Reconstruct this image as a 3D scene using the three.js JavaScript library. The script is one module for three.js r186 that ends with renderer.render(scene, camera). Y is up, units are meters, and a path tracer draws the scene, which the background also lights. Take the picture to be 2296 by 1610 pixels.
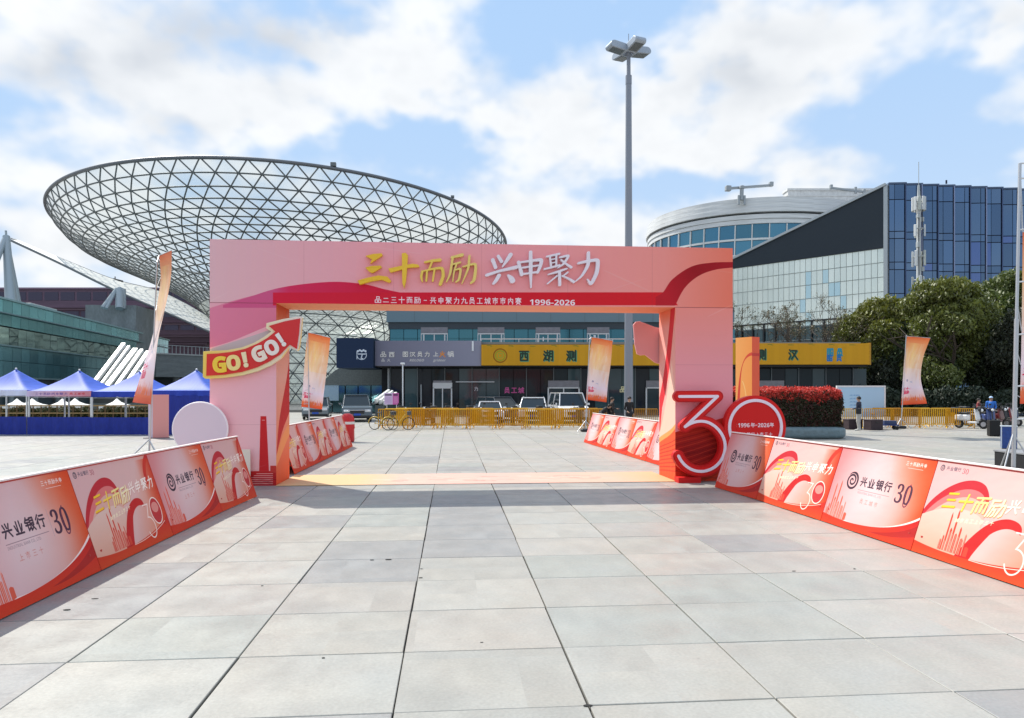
import * as THREE from 'three';
import { mergeGeometries, mergeVertices } from 'three/addons/utils/BufferGeometryUtils.js';
import { RoundedBoxGeometry } from 'three/addons/geometries/RoundedBoxGeometry.js';
import { ImprovedNoise } from 'three/addons/math/ImprovedNoise.js';
import { MarchingCubes } from 'three/addons/objects/MarchingCubes.js';
import { TextGeometry } from 'three/addons/geometries/TextGeometry.js';
import { FontLoader } from 'three/addons/loaders/FontLoader.js';

// ------------------------------------------------------------------ camera, sky, sun, exposure
const scene = new THREE.Scene();
const YAW = Math.atan(136 / 1600), EYE = 2.0, FOC = 1600, W0 = 2296, H0 = 1610, CX = 1148, CY = 878;
const camera = new THREE.PerspectiveCamera(2 * Math.atan(H0 / 2 / FOC) * 180 / Math.PI, W0 / H0, 0.1, 1200);
camera.position.set(0, EYE, 0);
camera.rotation.y = -YAW;
camera.setViewOffset(W0, H0, 0, -(CY - H0 / 2), W0, H0);      // rising-front lens: verticals stay vertical
const SUN_DIR = new THREE.Vector3(-0.53, 1, -0.60).normalize();
const EXPOSURE = 1.18, SUN_POWER = 4.7, SKY = 0.84;
const sun = new THREE.DirectionalLight(new THREE.Color().setRGB(1, 0.95, 0.86), SUN_POWER);
sun.position.copy(SUN_DIR).multiplyScalar(150);
sun.castShadow = true;
Object.assign(sun.shadow.camera, { left: -90, right: 90, top: 90, bottom: -90, near: 1, far: 400 });
sun.shadow.mapSize.set(4096, 4096);
scene.add(sun, sun.target);
const FWD = new THREE.Vector3(Math.sin(YAW), 0, -Math.cos(YAW)), RGT = new THREE.Vector3(Math.cos(YAW), 0, Math.sin(YAW));

const perlin = new ImprovedNoise();
const fbm = (x, y, z, o = 5) => { let s = 0, a = 0.5; for (let i = 0; i < o; i++) { s += a * perlin.noise(x, y, z); x = x * 2.03 + 7.1; y = y * 2.03 + 3.3; z = z * 2.03 + 5.7; a *= 0.5; } return s; };
const sstep = (a, b, x) => { const t = Math.min(1, Math.max(0, (x - a) / (b - a))); return t * t * (3 - 2 * t); };
const lerp = (a, b, t) => a + (b - a) * t;
{
  const SW = 2048, SH = 1024, data = new Float32Array(SW * SH * 4);
  // banks of cloud (+) and open blue (-) by bearing and slope: [x, y, rx, ry, amount], then thick grey undersides
  const banks = [[150, 60, 280, 130, .5], [300, 220, 320, 110, .45], [620, 235, 150, 60, .5], [820, 90, 240, 110, .4], [950, 190, 130, 90, .45], [1235, 205, 150, 70, .55], [1220, 310, 220, 60, .35], [1590, 130, 190, 130, .5], [1880, 110, 200, 110, .4], [1720, 250, 170, 80, .35], [2250, 50, 70, 60, .55], [2220, 260, 90, 45, .4], [1870, 370, 170, 60, .45], [1150, 470, 110, 42, .5], [1350, 500, 220, 60, .35], [60, 400, 170, 60, .3], [50, 540, 140, 70, .5], [1600, 330, 110, 60, .3],
    [1140, 80, 90, 110, -.6], [1290, 50, 140, 70, -.5], [1420, 170, 50, 70, -.35], [1930, 290, 160, 50, -.65], [2100, 200, 130, 100, -.7], [1450, 30, 110, 60, -.55], [2090, 370, 130, 70, -.6], [1000, 320, 130, 55, -.45], [870, 330, 160, 40, -.3], [1560, 330, 50, 60, -.2], [1420, 430, 90, 50, -.35], [640, 150, 110, 34, -.2], [1560, 430, 140, 40, -.3], [1330, 400, 120, 50, -.25]];
  const greys = [[450, 60, 170, 80, .8], [640, 100, 110, 60, .6], [80, 170, 130, 60, .6], [1650, 180, 120, 45, .5], [400, 290, 90, 40, .4], [330, 130, 90, 40, .3], [1760, 60, 160, 40, .3]];
  const hump = (l, u, v) => { let s = 0; for (const [x, y, rx, ry, a] of l) { const p = (u * FOC + CX - x) / rx, q = (CY - v * FOC - y) / ry, e = p * p + q * q; if (e < 7) s += a * Math.exp(-e); } return s; };
  for (let j = 0; j < SH; j++) {
    const el = ((j + 0.5) / SH - 0.5) * Math.PI, y = Math.sin(el), ce = Math.cos(el);
    for (let i = 0; i < SW; i++) {
      const az = ((i + 0.5) / SW - 0.5) * 2 * Math.PI, x = Math.cos(az) * ce, z = Math.sin(az) * ce, k = (j * SW + i) * 4;
      data[k + 3] = 1;
      if (y < -0.05) { data[k] = .5; data[k + 1] = .5; data[k + 2] = .48; continue; }
      const n = fbm(x * 5 + 3, y * 9, z * 5, 6), n2 = fbm(x * 11 + 30, y * 20 + 9, z * 11, 5), n3 = fbm(x * 30 + 3, y * 44 + 5, z * 30, 4);
      const f = x * FWD.x + z * FWD.z;
      let cov = 0.05, grey = 0;
      if (f > 0.15) {
        const r = x * RGT.x + z * RGT.z, w = sstep(.15, .5, f), u = r / f + n2 * .07 + n * .05, v = y / f + n2 * .05 + n * .03;
        cov += w * hump(banks, u, v); grey = w * hump(greys, u, v);
      }
      cov += n * 1.0 + n2 * 0.65 + n3 * .4;
      const a = sstep(-.3, .5, cov), sd = Math.max(0, x * SUN_DIR.x + y * SUN_DIR.y + z * SUN_DIR.z);
      const up = Math.max(0, y), hz = Math.exp(-up * 5.2), glow = Math.pow(sd, 6) * .12 + Math.pow(sd, 40) * .4;
      const blue = [lerp(.42, .83, hz), lerp(.645, .93, hz), lerp(.98, 1.0, hz)];
      const thick = sstep(.25, 1.0, cov + grey * .5) * .22 + grey * .9 + Math.max(0, -n2) * .8 + Math.max(0, -n3) * .4 + Math.max(0, -n) * .5;
      const lit = 1.03 - .36 * Math.min(1, thick) + glow;
      const cloud = [lit * .985 - .03 * thick, lit * .995, lit * 1.0 + .05 * thick];
      for (let c = 0; c < 3; c++) data[k + c] = SKY * lerp(blue[c] * (1 + glow * .5), cloud[c], a * .94);
    }
  }
  const sky = new THREE.DataTexture(data, SW, SH, THREE.RGBAFormat, THREE.FloatType);
  sky.mapping = THREE.EquirectangularReflectionMapping; sky.magFilter = THREE.LinearFilter; sky.minFilter = THREE.LinearFilter; sky.needsUpdate = true;
  scene.background = sky; scene.environment = sky;
}
const renderer = new THREE.WebGLRenderer({ antialias: true });
renderer.setSize(1024, 718);
renderer.toneMapping = THREE.LinearToneMapping;
renderer.toneMappingExposure = EXPOSURE;
renderer.shadowMap.enabled = true;

// ------------------------------------------------------------------ helpers
let seed = 7; const rnd = () => { seed = (seed + 0x6D2B79F5) | 0; let t = Math.imul(seed ^ (seed >>> 15), 1 | seed); t = (t + Math.imul(t ^ (t >>> 7), 61 | t)) ^ t; return ((t ^ (t >>> 14)) >>> 0) / 4294967296; };
const rr = (a, b) => a + (b - a) * rnd(), V = (x, y, z) => new THREE.Vector3(x, y, z);
// a sight line measured on the photograph, followed out to a distance / to the ground
const at = (x, y, d) => V(0, EYE, 0).addScaledVector(FWD, d).addScaledVector(RGT, (x - CX) / FOC * d).add(V(0, (CY - y) / FOC * d, 0));
const gnd = (x, y) => at(x, y, EYE * FOC / (y - CY));
const names = {};
const numbered = (n) => { const k = names[n] = (names[n] ?? -1) + 1; return k ? n + '_' + String(k).padStart(3, '0') : n; };
const shadow = (m) => { m.castShadow = m.receiveShadow = true; return m; };
function tag(o, label, category, group) { Object.assign(o.userData, { label, category }); if (group) o.userData.group = group; return o; }
function thing(name, label, category, p = [0, 0, 0], turn = 0, group) {
  const o = new THREE.Group(); o.name = numbered(name); p.isVector3 ? o.position.copy(p) : o.position.set(...p); o.rotation.y = turn; scene.add(o); return tag(o, label, category, group);
}
function part(name, g, m, parent, p, r) { const o = shadow(new THREE.Mesh(Array.isArray(g) ? merge(g) : g, m)); o.name = name; if (p) p.isVector3 ? o.position.copy(p) : o.position.set(...p); if (r) o.rotation.set(...r); parent.add(o); return o; }
const parts = (name, list, m, parent, p, r) => list.map((g) => part(name, g, m, parent, p, r));
function solo(name, g, m, label, category, group) { const o = part(numbered(name), g, m, scene); return tag(o, label, category, group); }
function copy(src, p, turn, label) { const o = src.clone(); o.name = numbered(src.name.replace(/_\d{3}$/, '')); scene.add(o); if (p) p.isVector3 ? o.position.copy(p) : o.position.set(...p); if (turn !== undefined) o.rotation.y = turn; o.userData = { ...src.userData }; if (label) o.userData.label = label; return o; }
const clean = (g) => { g = g.index ? g.toNonIndexed() : g; for (const k of Object.keys(g.attributes)) if (!['position', 'normal', 'uv', 'color'].includes(k)) g.deleteAttribute(k); if (!g.attributes.uv) g.setAttribute('uv', new THREE.BufferAttribute(new Float32Array(g.attributes.position.count * 2), 2)); return g; };
const merge = (l) => l.length === 1 ? l[0] : mergeGeometries(l.map(clean));
const bx = (w, h, d, x = 0, y = 0, z = 0) => new THREE.BoxGeometry(w, h, d).translate(x, y, z);
const rb = (w, h, d, x = 0, y = 0, z = 0, r = .03, s = 2) => new RoundedBoxGeometry(w, h, d, s, Math.min(r, w / 2.01, h / 2.01, d / 2.01)).translate(x, y, z);
const cy = (r, h, x = 0, y = 0, z = 0, n = 14, r2 = r) => new THREE.CylinderGeometry(r2, r, h, n).translate(x, y, z);
const UP = V(0, 1, 0), QQ = new THREE.Quaternion();
function bar(a, b, r, n = 6, r2 = r) { a = a.isVector3 ? a : V(...a); b = b.isVector3 ? b : V(...b); const d = b.clone().sub(a), g = new THREE.CylinderGeometry(r2, r, d.length(), n, 1); g.applyQuaternion(QQ.setFromUnitVectors(UP, d.clone().normalize())); return g.translate((a.x + b.x) / 2, (a.y + b.y) / 2, (a.z + b.z) / 2); }
function beam(a, b, w, h) { a = a.isVector3 ? a : V(...a); b = b.isVector3 ? b : V(...b); const m = new THREE.Matrix4().lookAt(a, b, UP), g = new THREE.BoxGeometry(w, h, a.distanceTo(b)); m.setPosition(a.clone().add(b).multiplyScalar(.5)); return g.applyMatrix4(m); }
const tube = (pts, r, n = 20, k = 6) => new THREE.TubeGeometry(new THREE.CatmullRomCurve3(pts.map((p) => p.isVector3 ? p : V(...p))), n, r, k);
const lin = (r, g, b) => new THREE.Color().setRGB(r, g, b);
const M = (c, rough = .7, o = {}) => new THREE.MeshStandardMaterial({ color: typeof c === 'string' ? new THREE.Color(c) : Array.isArray(c) ? lin(...c) : c, roughness: rough, ...o });
const P = (c, rough = .5, o = {}) => new THREE.MeshPhysicalMaterial({ color: typeof c === 'string' ? new THREE.Color(c) : Array.isArray(c) ? lin(...c) : c, roughness: rough, ...o });
function canvasTex(w, h, draw, rep) { const c = document.createElement('canvas'); c.width = w; c.height = h; const x = c.getContext('2d'); draw(x, w, h); const t = new THREE.CanvasTexture(c); t.colorSpace = THREE.SRGBColorSpace; t.anisotropy = 8; if (rep) { t.wrapS = t.wrapT = THREE.RepeatWrapping; } return t; }
// tonal noise map: mean 1, tint by layered noise, wraps
function noiseTex(n, fn, srgb = true) { const d = new Uint8Array(n * n * 4); for (let j = 0; j < n; j++) for (let i = 0; i < n; i++) { const v = fn(i / n, j / n), k = (j * n + i) * 4; for (let c = 0; c < 3; c++) d[k + c] = Math.max(0, Math.min(255, (Array.isArray(v) ? v[c] : v) * 255)); d[k + 3] = 255; } const t = new THREE.DataTexture(d, n, n); t.magFilter = THREE.LinearFilter; t.minFilter = THREE.LinearFilter; t.wrapS = t.wrapT = THREE.RepeatWrapping; if (srgb) t.colorSpace = THREE.SRGBColorSpace; t.needsUpdate = true; return t; }
const grime = noiseTex(256, (u, v) => .86 + .16 * fbm(u * 6, v * 6, 2, 4) + .12 * fbm(u * 30, v * 30, 5, 3));
const coarse = noiseTex(256, (u, v) => .5 + .7 * fbm(u * 24, v * 24, 1, 4), false);
const streak = noiseTex(256, (u, v) => .9 + .16 * fbm(u * 40, v * 3, 2, 3));

// characters written as pen strokes in a 100 x 100 box
const GL = { 二: '20,30 80,30/10,80 90,80', 三: '20,15 80,15/25,50 75,50/10,88 90,88', 十: '8,45 92,45/50,8 50,95', 而: '10,12 90,12/50,12 42,35/15,36 15,92/15,36 85,36 85,90/38,36 38,85/62,36 62,85',
  励: '10,12 52,12/14,12 12,55 4,92/18,38 50,38/32,38 28,65 20,92/28,58 46,58 44,86 36,92/58,35 94,35 92,85 82,92/74,8 74,45 58,92', 兴: '22,12 32,38/48,8 54,34/78,10 66,40/6,52 94,52/36,60 16,92/64,60 86,92',
  申: '18,25 82,25 82,70 18,70 18,25/18,47 82,47/50,5 50,97', 聚: '8,10 52,10/16,10 16,45/42,10 42,45/16,22 42,22/16,33 42,33/6,47 54,42/58,12 92,12 60,46/62,20 94,46/30,55 70,52/50,55 50,95/42,66 14,92/30,62 20,75/56,66 90,92/80,58 58,68',
  力: '15,32 85,32 82,85 70,94/48,6 46,50 15,94', 业: '10,90 90,90/36,12 36,90/64,12 64,90/14,35 26,72/86,35 74,72', 银: '25,5 6,35/20,20 46,20/14,38 44,38/8,55 46,55/28,38 28,90/28,90 48,76/56,12 90,12 90,48 56,48/56,30 90,30/56,12 56,92 72,82/62,48 96,94/90,58 74,68',
  行: '32,6 8,34/36,30 8,62/24,48 24,95/48,16 92,16/44,42 96,42/74,42 74,92 62,88', 九: '10,32 70,32 66,84 94,88 92,72/38,6 36,52 10,94', 员: '28,8 72,8 72,30 28,30 28,8/20,40 80,40 80,76/20,40 20,76/50,50 48,72 14,94/56,76 88,94', 工: '16,15 84,15/50,15 50,85/8,86 92,86',
  城: '6,32 36,32/20,8 20,78/4,82 38,72/42,26 94,26/46,26 44,60 36,94/46,46 62,46 60,76/70,6 76,60 94,92/90,44 62,92/82,10 90,20', 市: '50,3 50,16/8,20 92,20/22,38 22,80/22,38 78,38 78,78 68,74/50,20 50,97', 内: '16,24 84,24 84,92 74,90/16,24 16,95/50,5 50,30 28,68/52,44 74,68',
  赛: '50,2 50,10/10,26 10,12 90,12 90,26/24,22 76,22/24,34 76,34/12,46 88,46/36,16 36,46/64,16 64,46/36,46 10,66/64,46 92,66/32,60 68,60 68,82/32,60 32,82/50,64 46,82 20,96/54,84 80,96', 品: '30,8 70,8 70,38 30,38 30,8/8,52 42,52 42,90 8,90 8,52/58,52 92,52 92,90 58,90 58,52',
  火: '50,6 48,55 10,94/50,50 92,94/22,30 30,52/80,28 66,50', 西: '8,14 92,14/16,34 84,34 84,90 16,90 16,34/40,14 36,60 22,72/62,14 62,64 80,66', 湖: '10,12 20,24/6,38 16,48/6,90 20,62/24,26 56,26/40,6 40,46/26,48 54,48 54,84 26,84 26,48/64,10 90,10 90,90 80,88/64,10 62,60 54,94/64,34 90,34/64,58 90,58',
  测: '10,12 20,24/6,38 16,48/6,90 20,62/28,14 62,14 62,66/28,14 28,66/45,26 44,62 26,92/48,70 64,90/74,20 74,66/90,6 90,92 80,88', 年: '30,4 14,34/26,18 88,18/24,42 84,42/24,42 24,66/4,66 96,66/56,18 56,98', 上: '50,10 50,88/50,44 84,44/8,88 92,88',
  锅: '24,5 6,35/18,20 42,20/12,40 40,40/6,58 42,58/26,40 26,90 44,76/56,8 88,8 88,34 56,34 56,8/50,46 94,46 94,92 84,90/50,46 50,95/72,34 72,54 58,80/74,60 86,80', '-': '30,52 70,52', 汉: '12,12 24,24/6,38 18,48/6,92 24,62/36,18 88,18 34,92/44,34 94,92', 图: '10,8 90,8 90,92 10,92 10,8/40,16 28,36/38,24 66,24 26,62/40,32 74,60/46,66 60,72/40,78 60,86' };
function glyph(x, ch, px, py, s, lw, sx = 1) { const g = GL[ch]; if (!g) return; x.lineWidth = lw; x.lineCap = x.lineJoin = 'round'; for (const st of g.split('/')) { x.beginPath(); st.trim().split(' ').forEach((p, i) => { const [a, b] = p.split(',').map(Number); x[i ? 'lineTo' : 'moveTo'](px + a / 100 * s * sx, py + b / 100 * s); }); x.stroke(); } }
const write = (x, str, px, py, s, lw, gap = 1.1, sx = 1) => [...str].forEach((c, i) => glyph(x, c, px + i * s * gap * sx, py, s, lw, sx));

// outline of whatever is drawn on a small canvas, as shapes with holes (for cut-out boards and raised letters); units: canvas pixels, y up
function trace(w, h, draw, tol = .35) {
  const c = document.createElement('canvas'); c.width = w; c.height = h; const x = c.getContext('2d'); x.fillStyle = '#000'; x.fillRect(0, 0, w, h); x.fillStyle = x.strokeStyle = '#fff'; x.lineCap = x.lineJoin = 'round'; draw(x);
  const d = x.getImageData(0, 0, w, h).data, f = (i, j) => i < 0 || j < 0 || i >= w || j >= h ? 0 : d[(j * w + i) * 4] / 255, T = .5, next = new Map();
  const key = (e) => e[0] + ',' + e[1] + ',' + e[2], pos = new Map();
  const edge = (i, j, s) => { const e = [i, j, s], k = key(e); if (!pos.has(k)) { const a = f(i, j), b = s ? f(i, j + 1) : f(i + 1, j), t = (T - a) / (b - a); pos.set(k, s ? [i, j + t] : [i + t, j]); } return k; };
  for (let j = -1; j < h; j++) for (let i = -1; i < w; i++) {
    const a = f(i, j) > T, b = f(i + 1, j) > T, cc = f(i + 1, j + 1) > T, dd = f(i, j + 1) > T, n = a + b * 2 + cc * 4 + dd * 8; if (n === 0 || n === 15) continue;
    const t = () => edge(i, j, 0), r = () => edge(i + 1, j, 1), bo = () => edge(i, j + 1, 0), l = () => edge(i, j, 1), put = (p, q) => next.set(p, q);
    switch (n) { case 1: put(t(), l()); break; case 2: put(r(), t()); break; case 3: put(r(), l()); break; case 4: put(bo(), r()); break; case 5: put(t(), r()); put(bo(), l()); break; case 6: put(bo(), t()); break; case 7: put(bo(), l()); break; case 8: put(l(), bo()); break; case 9: put(t(), bo()); break; case 10: put(l(), t()); put(r(), bo()); break; case 11: put(r(), bo()); break; case 12: put(l(), r()); break; case 13: put(t(), r()); break; case 14: put(l(), t()); break; }
  }
  const loops = []; while (next.size) { const s = next.keys().next().value, lp = []; let k = s; do { lp.push(pos.get(k)); const q = next.get(k); next.delete(k); k = q; } while (k !== undefined && k !== s); if (lp.length > 5) loops.push(lp); }
  const dp = (p, a, b, keep) => { let m = 0, at = -1; const [x0, y0] = p[a], dx = p[b][0] - x0, dy = p[b][1] - y0, L = Math.hypot(dx, dy) || 1e-6; for (let i = a + 1; i < b; i++) { const e = L < 1e-4 ? Math.hypot(p[i][0] - x0, p[i][1] - y0) : Math.abs((p[i][0] - x0) * dy - (p[i][1] - y0) * dx) / L; if (e > m) { m = e; at = i; } } if (m > tol) { keep.add(at); dp(p, a, at, keep); dp(p, at, b, keep); } };
  const area = (p) => { let s = 0; for (let i = 0; i < p.length; i++) { const a = p[i], b = p[(i + 1) % p.length]; s += a[0] * b[1] - b[0] * a[1]; } return s / 2; };
  const simple = loops.map((l) => { const half = l.length >> 1, keep = new Set([0, half]), q = [...l, l[0]]; dp(q, 0, half, keep); dp(q, half, l.length, keep); return [...keep].filter((i) => i < l.length).sort((a, b) => a - b).map((i) => l[i]); }).filter((l) => l.length > 2 && Math.abs(area(l)) > 2);
  if (!simple.length) return [];
  const big = simple.reduce((a, b) => Math.abs(area(a)) > Math.abs(area(b)) ? a : b), sg = Math.sign(area(big)), v2 = (l) => l.map(([a, b]) => new THREE.Vector2(a, h - b));
  const inside = (p, l) => { let r = false; for (let i = 0, j = l.length - 1; i < l.length; j = i++) if ((l[i][1] > p[1]) !== (l[j][1] > p[1]) && p[0] < (l[j][0] - l[i][0]) * (p[1] - l[i][1]) / (l[j][1] - l[i][1]) + l[i][0]) r = !r; return r; };
  const outs = simple.filter((l) => Math.sign(area(l)) === sg), holes = simple.filter((l) => Math.sign(area(l)) !== sg);
  return outs.map((o) => { const s = new THREE.Shape(v2(o)); for (const q of holes) if (inside(q[0], o)) s.holes.push(new THREE.Path(v2(q))); return s; });
}
const extrude = (shapes, depth, bevel = 0) => new THREE.ExtrudeGeometry(shapes, { depth, bevelEnabled: bevel > 0, bevelSize: bevel, bevelThickness: bevel, bevelSegments: 2, bevelOffset: -bevel, curveSegments: 8 });
const font = await new FontLoader().loadAsync('fonts/droid/droid_sans_bold.typeface.json');
const plate = (shapes, s, depth, bevel = 0) => extrude(shapes, depth / s, bevel / s).scale(s, s, s);

// ------------------------------------------------------------------ ground
const struct = (o) => { o.userData.kind = 'structure'; return o; };
{
  const asphalt = M([.3, .29, .275], .8, { map: grime });
  const g = new THREE.PlaneGeometry(1600, 1600).rotateX(-Math.PI / 2).translate(0, -.06, -300), uv = g.attributes.uv; for (let i = 0; i < uv.count; i++) uv.setXY(i, uv.getX(i) * 400, uv.getY(i) * 400);
  struct(part('ground', g, asphalt, scene));
  const plaza = new THREE.Group(); plaza.name = 'plaza'; scene.add(struct(plaza));
  part('paving_bed', bx(150, .03, 90, 0, -.0375, -36), M([.035, .033, .03], .95), plaza);
  const TW = 1.233, TD = 1.035, X0 = -.3625, Z0 = 5.525;
  // worn pale granite: cloudy stains, fine grain, a few dark specks
  const maps = [0, 1, 2].map((s) => noiseTex(512, (u, v) => {
    const a = fbm(u * 3 + s * 9, v * 3, s + .5, 5), b = fbm(u * 9, v * 4 + s * 5, 3 + s, 4), f = fbm(u * 90, v * 90, s * 3, 2), sp = perlin.noise(u * 38 + s * 11, v * 38, 9);
    const l = .94 + .06 * a + .06 * b + .09 * f - (sp > .68 ? .2 * (sp - .68) * 3 : 0), w = fbm(u * 2.2 + 20 + s * 4, v * 2.2, 8, 3) * .03;
    return [l * (1 + w), l, l * (1 - w * .9)];
  }));
  const bump = noiseTex(256, (u, v) => .5 + .5 * fbm(u * 34, v * 34, 4, 4), false);
  const rough = noiseTex(256, (u, v) => { const r = .48 + .3 * fbm(u * 5, v * 5, 6, 4) + .16 * fbm(u * 50, v * 50, 2, 2); return [r, r, r]; }, false);
  const mats = [[.40, .385, .345], [.385, .375, .34], [.415, .392, .352], [.372, .376, .345], [.392, .372, .338], [.405, .395, .358], [.318, .315, .305], [.362, .37, .338], [.42, .405, .365]].map((c, i) => M([c[0] * .985, c[1] * .995, c[2] * 1.0], .9, { map: maps[i % 3], bumpMap: bump, bumpScale: .0016, roughnessMap: rough }));
  const geos = [0, 1, 2, 3, 4].map((k) => {
    const sh = new THREE.Shape(), w = TW / 2 - .0065, d = TD / 2 - .0045; sh.moveTo(-w, -d).lineTo(w, -d).lineTo(w, d).lineTo(-w, d);
    const g = new THREE.ExtrudeGeometry(sh, { depth: .02, bevelEnabled: true, bevelSize: .004, bevelThickness: .004, bevelOffset: -.004, bevelSegments: 1 }).rotateX(-Math.PI / 2).translate(0, -.024, 0);
    const q = g.attributes.position, t = g.attributes.uv, ou = k * .37, ov = k * .61; for (let i = 0; i < q.count; i++) t.setXY(i, q.getX(i) / 2.1 + ou, q.getZ(i) / 2.1 + ov); return g;
  });
  const cells = [];
  for (let j = -3; j < 62; j++) for (let i = -46; i < 46; i++) {
    const x = X0 + (i + .5) * TW, z = Z0 + (j + .5) * TD, dep = z * Math.cos(YAW) + x * Math.sin(YAW), lat = x * Math.cos(YAW) - z * Math.sin(YAW);
    const cx = x + .0, seen = dep > 2.6 && Math.abs(lat) < dep * .74 + .7; cells.push([x, z, seen ? dep : 1e3 + dep]); void cx;
  }
  cells.sort((a, b) => a[2] - b[2]);
  cells.slice(0, 300).forEach(([x, z], i) => { const m = part('paving_slab', geos[i * 7 % 5], mats[Math.floor(rnd() * 9)], plaza, [x + rr(-.005, .005), rr(-.0018, .0012), -z + rr(-.003, .003)], [rr(-.0014, .0014), (rnd() < .5 ? 0 : Math.PI) + rr(-.003, .003), rr(-.0014, .0014)]); m.name = 'paving_slab'; });
  const rest = cells.slice(300), byMat = [0, 1, 2, 3, 4, 5];
  const im = new THREE.InstancedMesh(geos[0], M([.40, .388, .355], .9, { map: maps[1], roughnessMap: rough }), rest.length), o = new THREE.Object3D(); void byMat;
  rest.forEach(([x, z], i) => { o.position.set(x, rr(-.001, .001), -z); o.rotation.y = rnd() < .5 ? 0 : Math.PI; o.updateMatrix(); im.setMatrixAt(i, o.matrix); const l = rr(.93, 1.05); im.setColorAt(i, lin(l * rr(.98, 1.03), l, l * rr(.96, 1.02))); });
  im.name = 'far_paving_slabs'; im.userData.kind = 'stuff'; plaza.add(shadow(im));
  // small round holes and chips worn into the slabs
  const dark = M([.02, .02, .02], .95);
  const spots = [[834, 1256, .06], [871, 1255, .07], [150, 1368, .05], [213, 1343, .045], [588, 1314, .03], [725, 1476, .022], [1080, 1441, .02], [1780, 1281, .03], [1916, 1276, .03], [945, 1276, .03], [943, 1296, .035], [1318, 1583, .04]];
  spots.forEach(([x, y, r], i) => { const p = gnd(x, y), a = cy(r * .36, .003, 0, 0, 0, 9).scale(1.2 + (i % 4) * .3, 1, .5 + .25 * (i % 3)).translate(p.x, .0035, p.z); part('chip', a, dark, plaza); });
}

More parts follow.
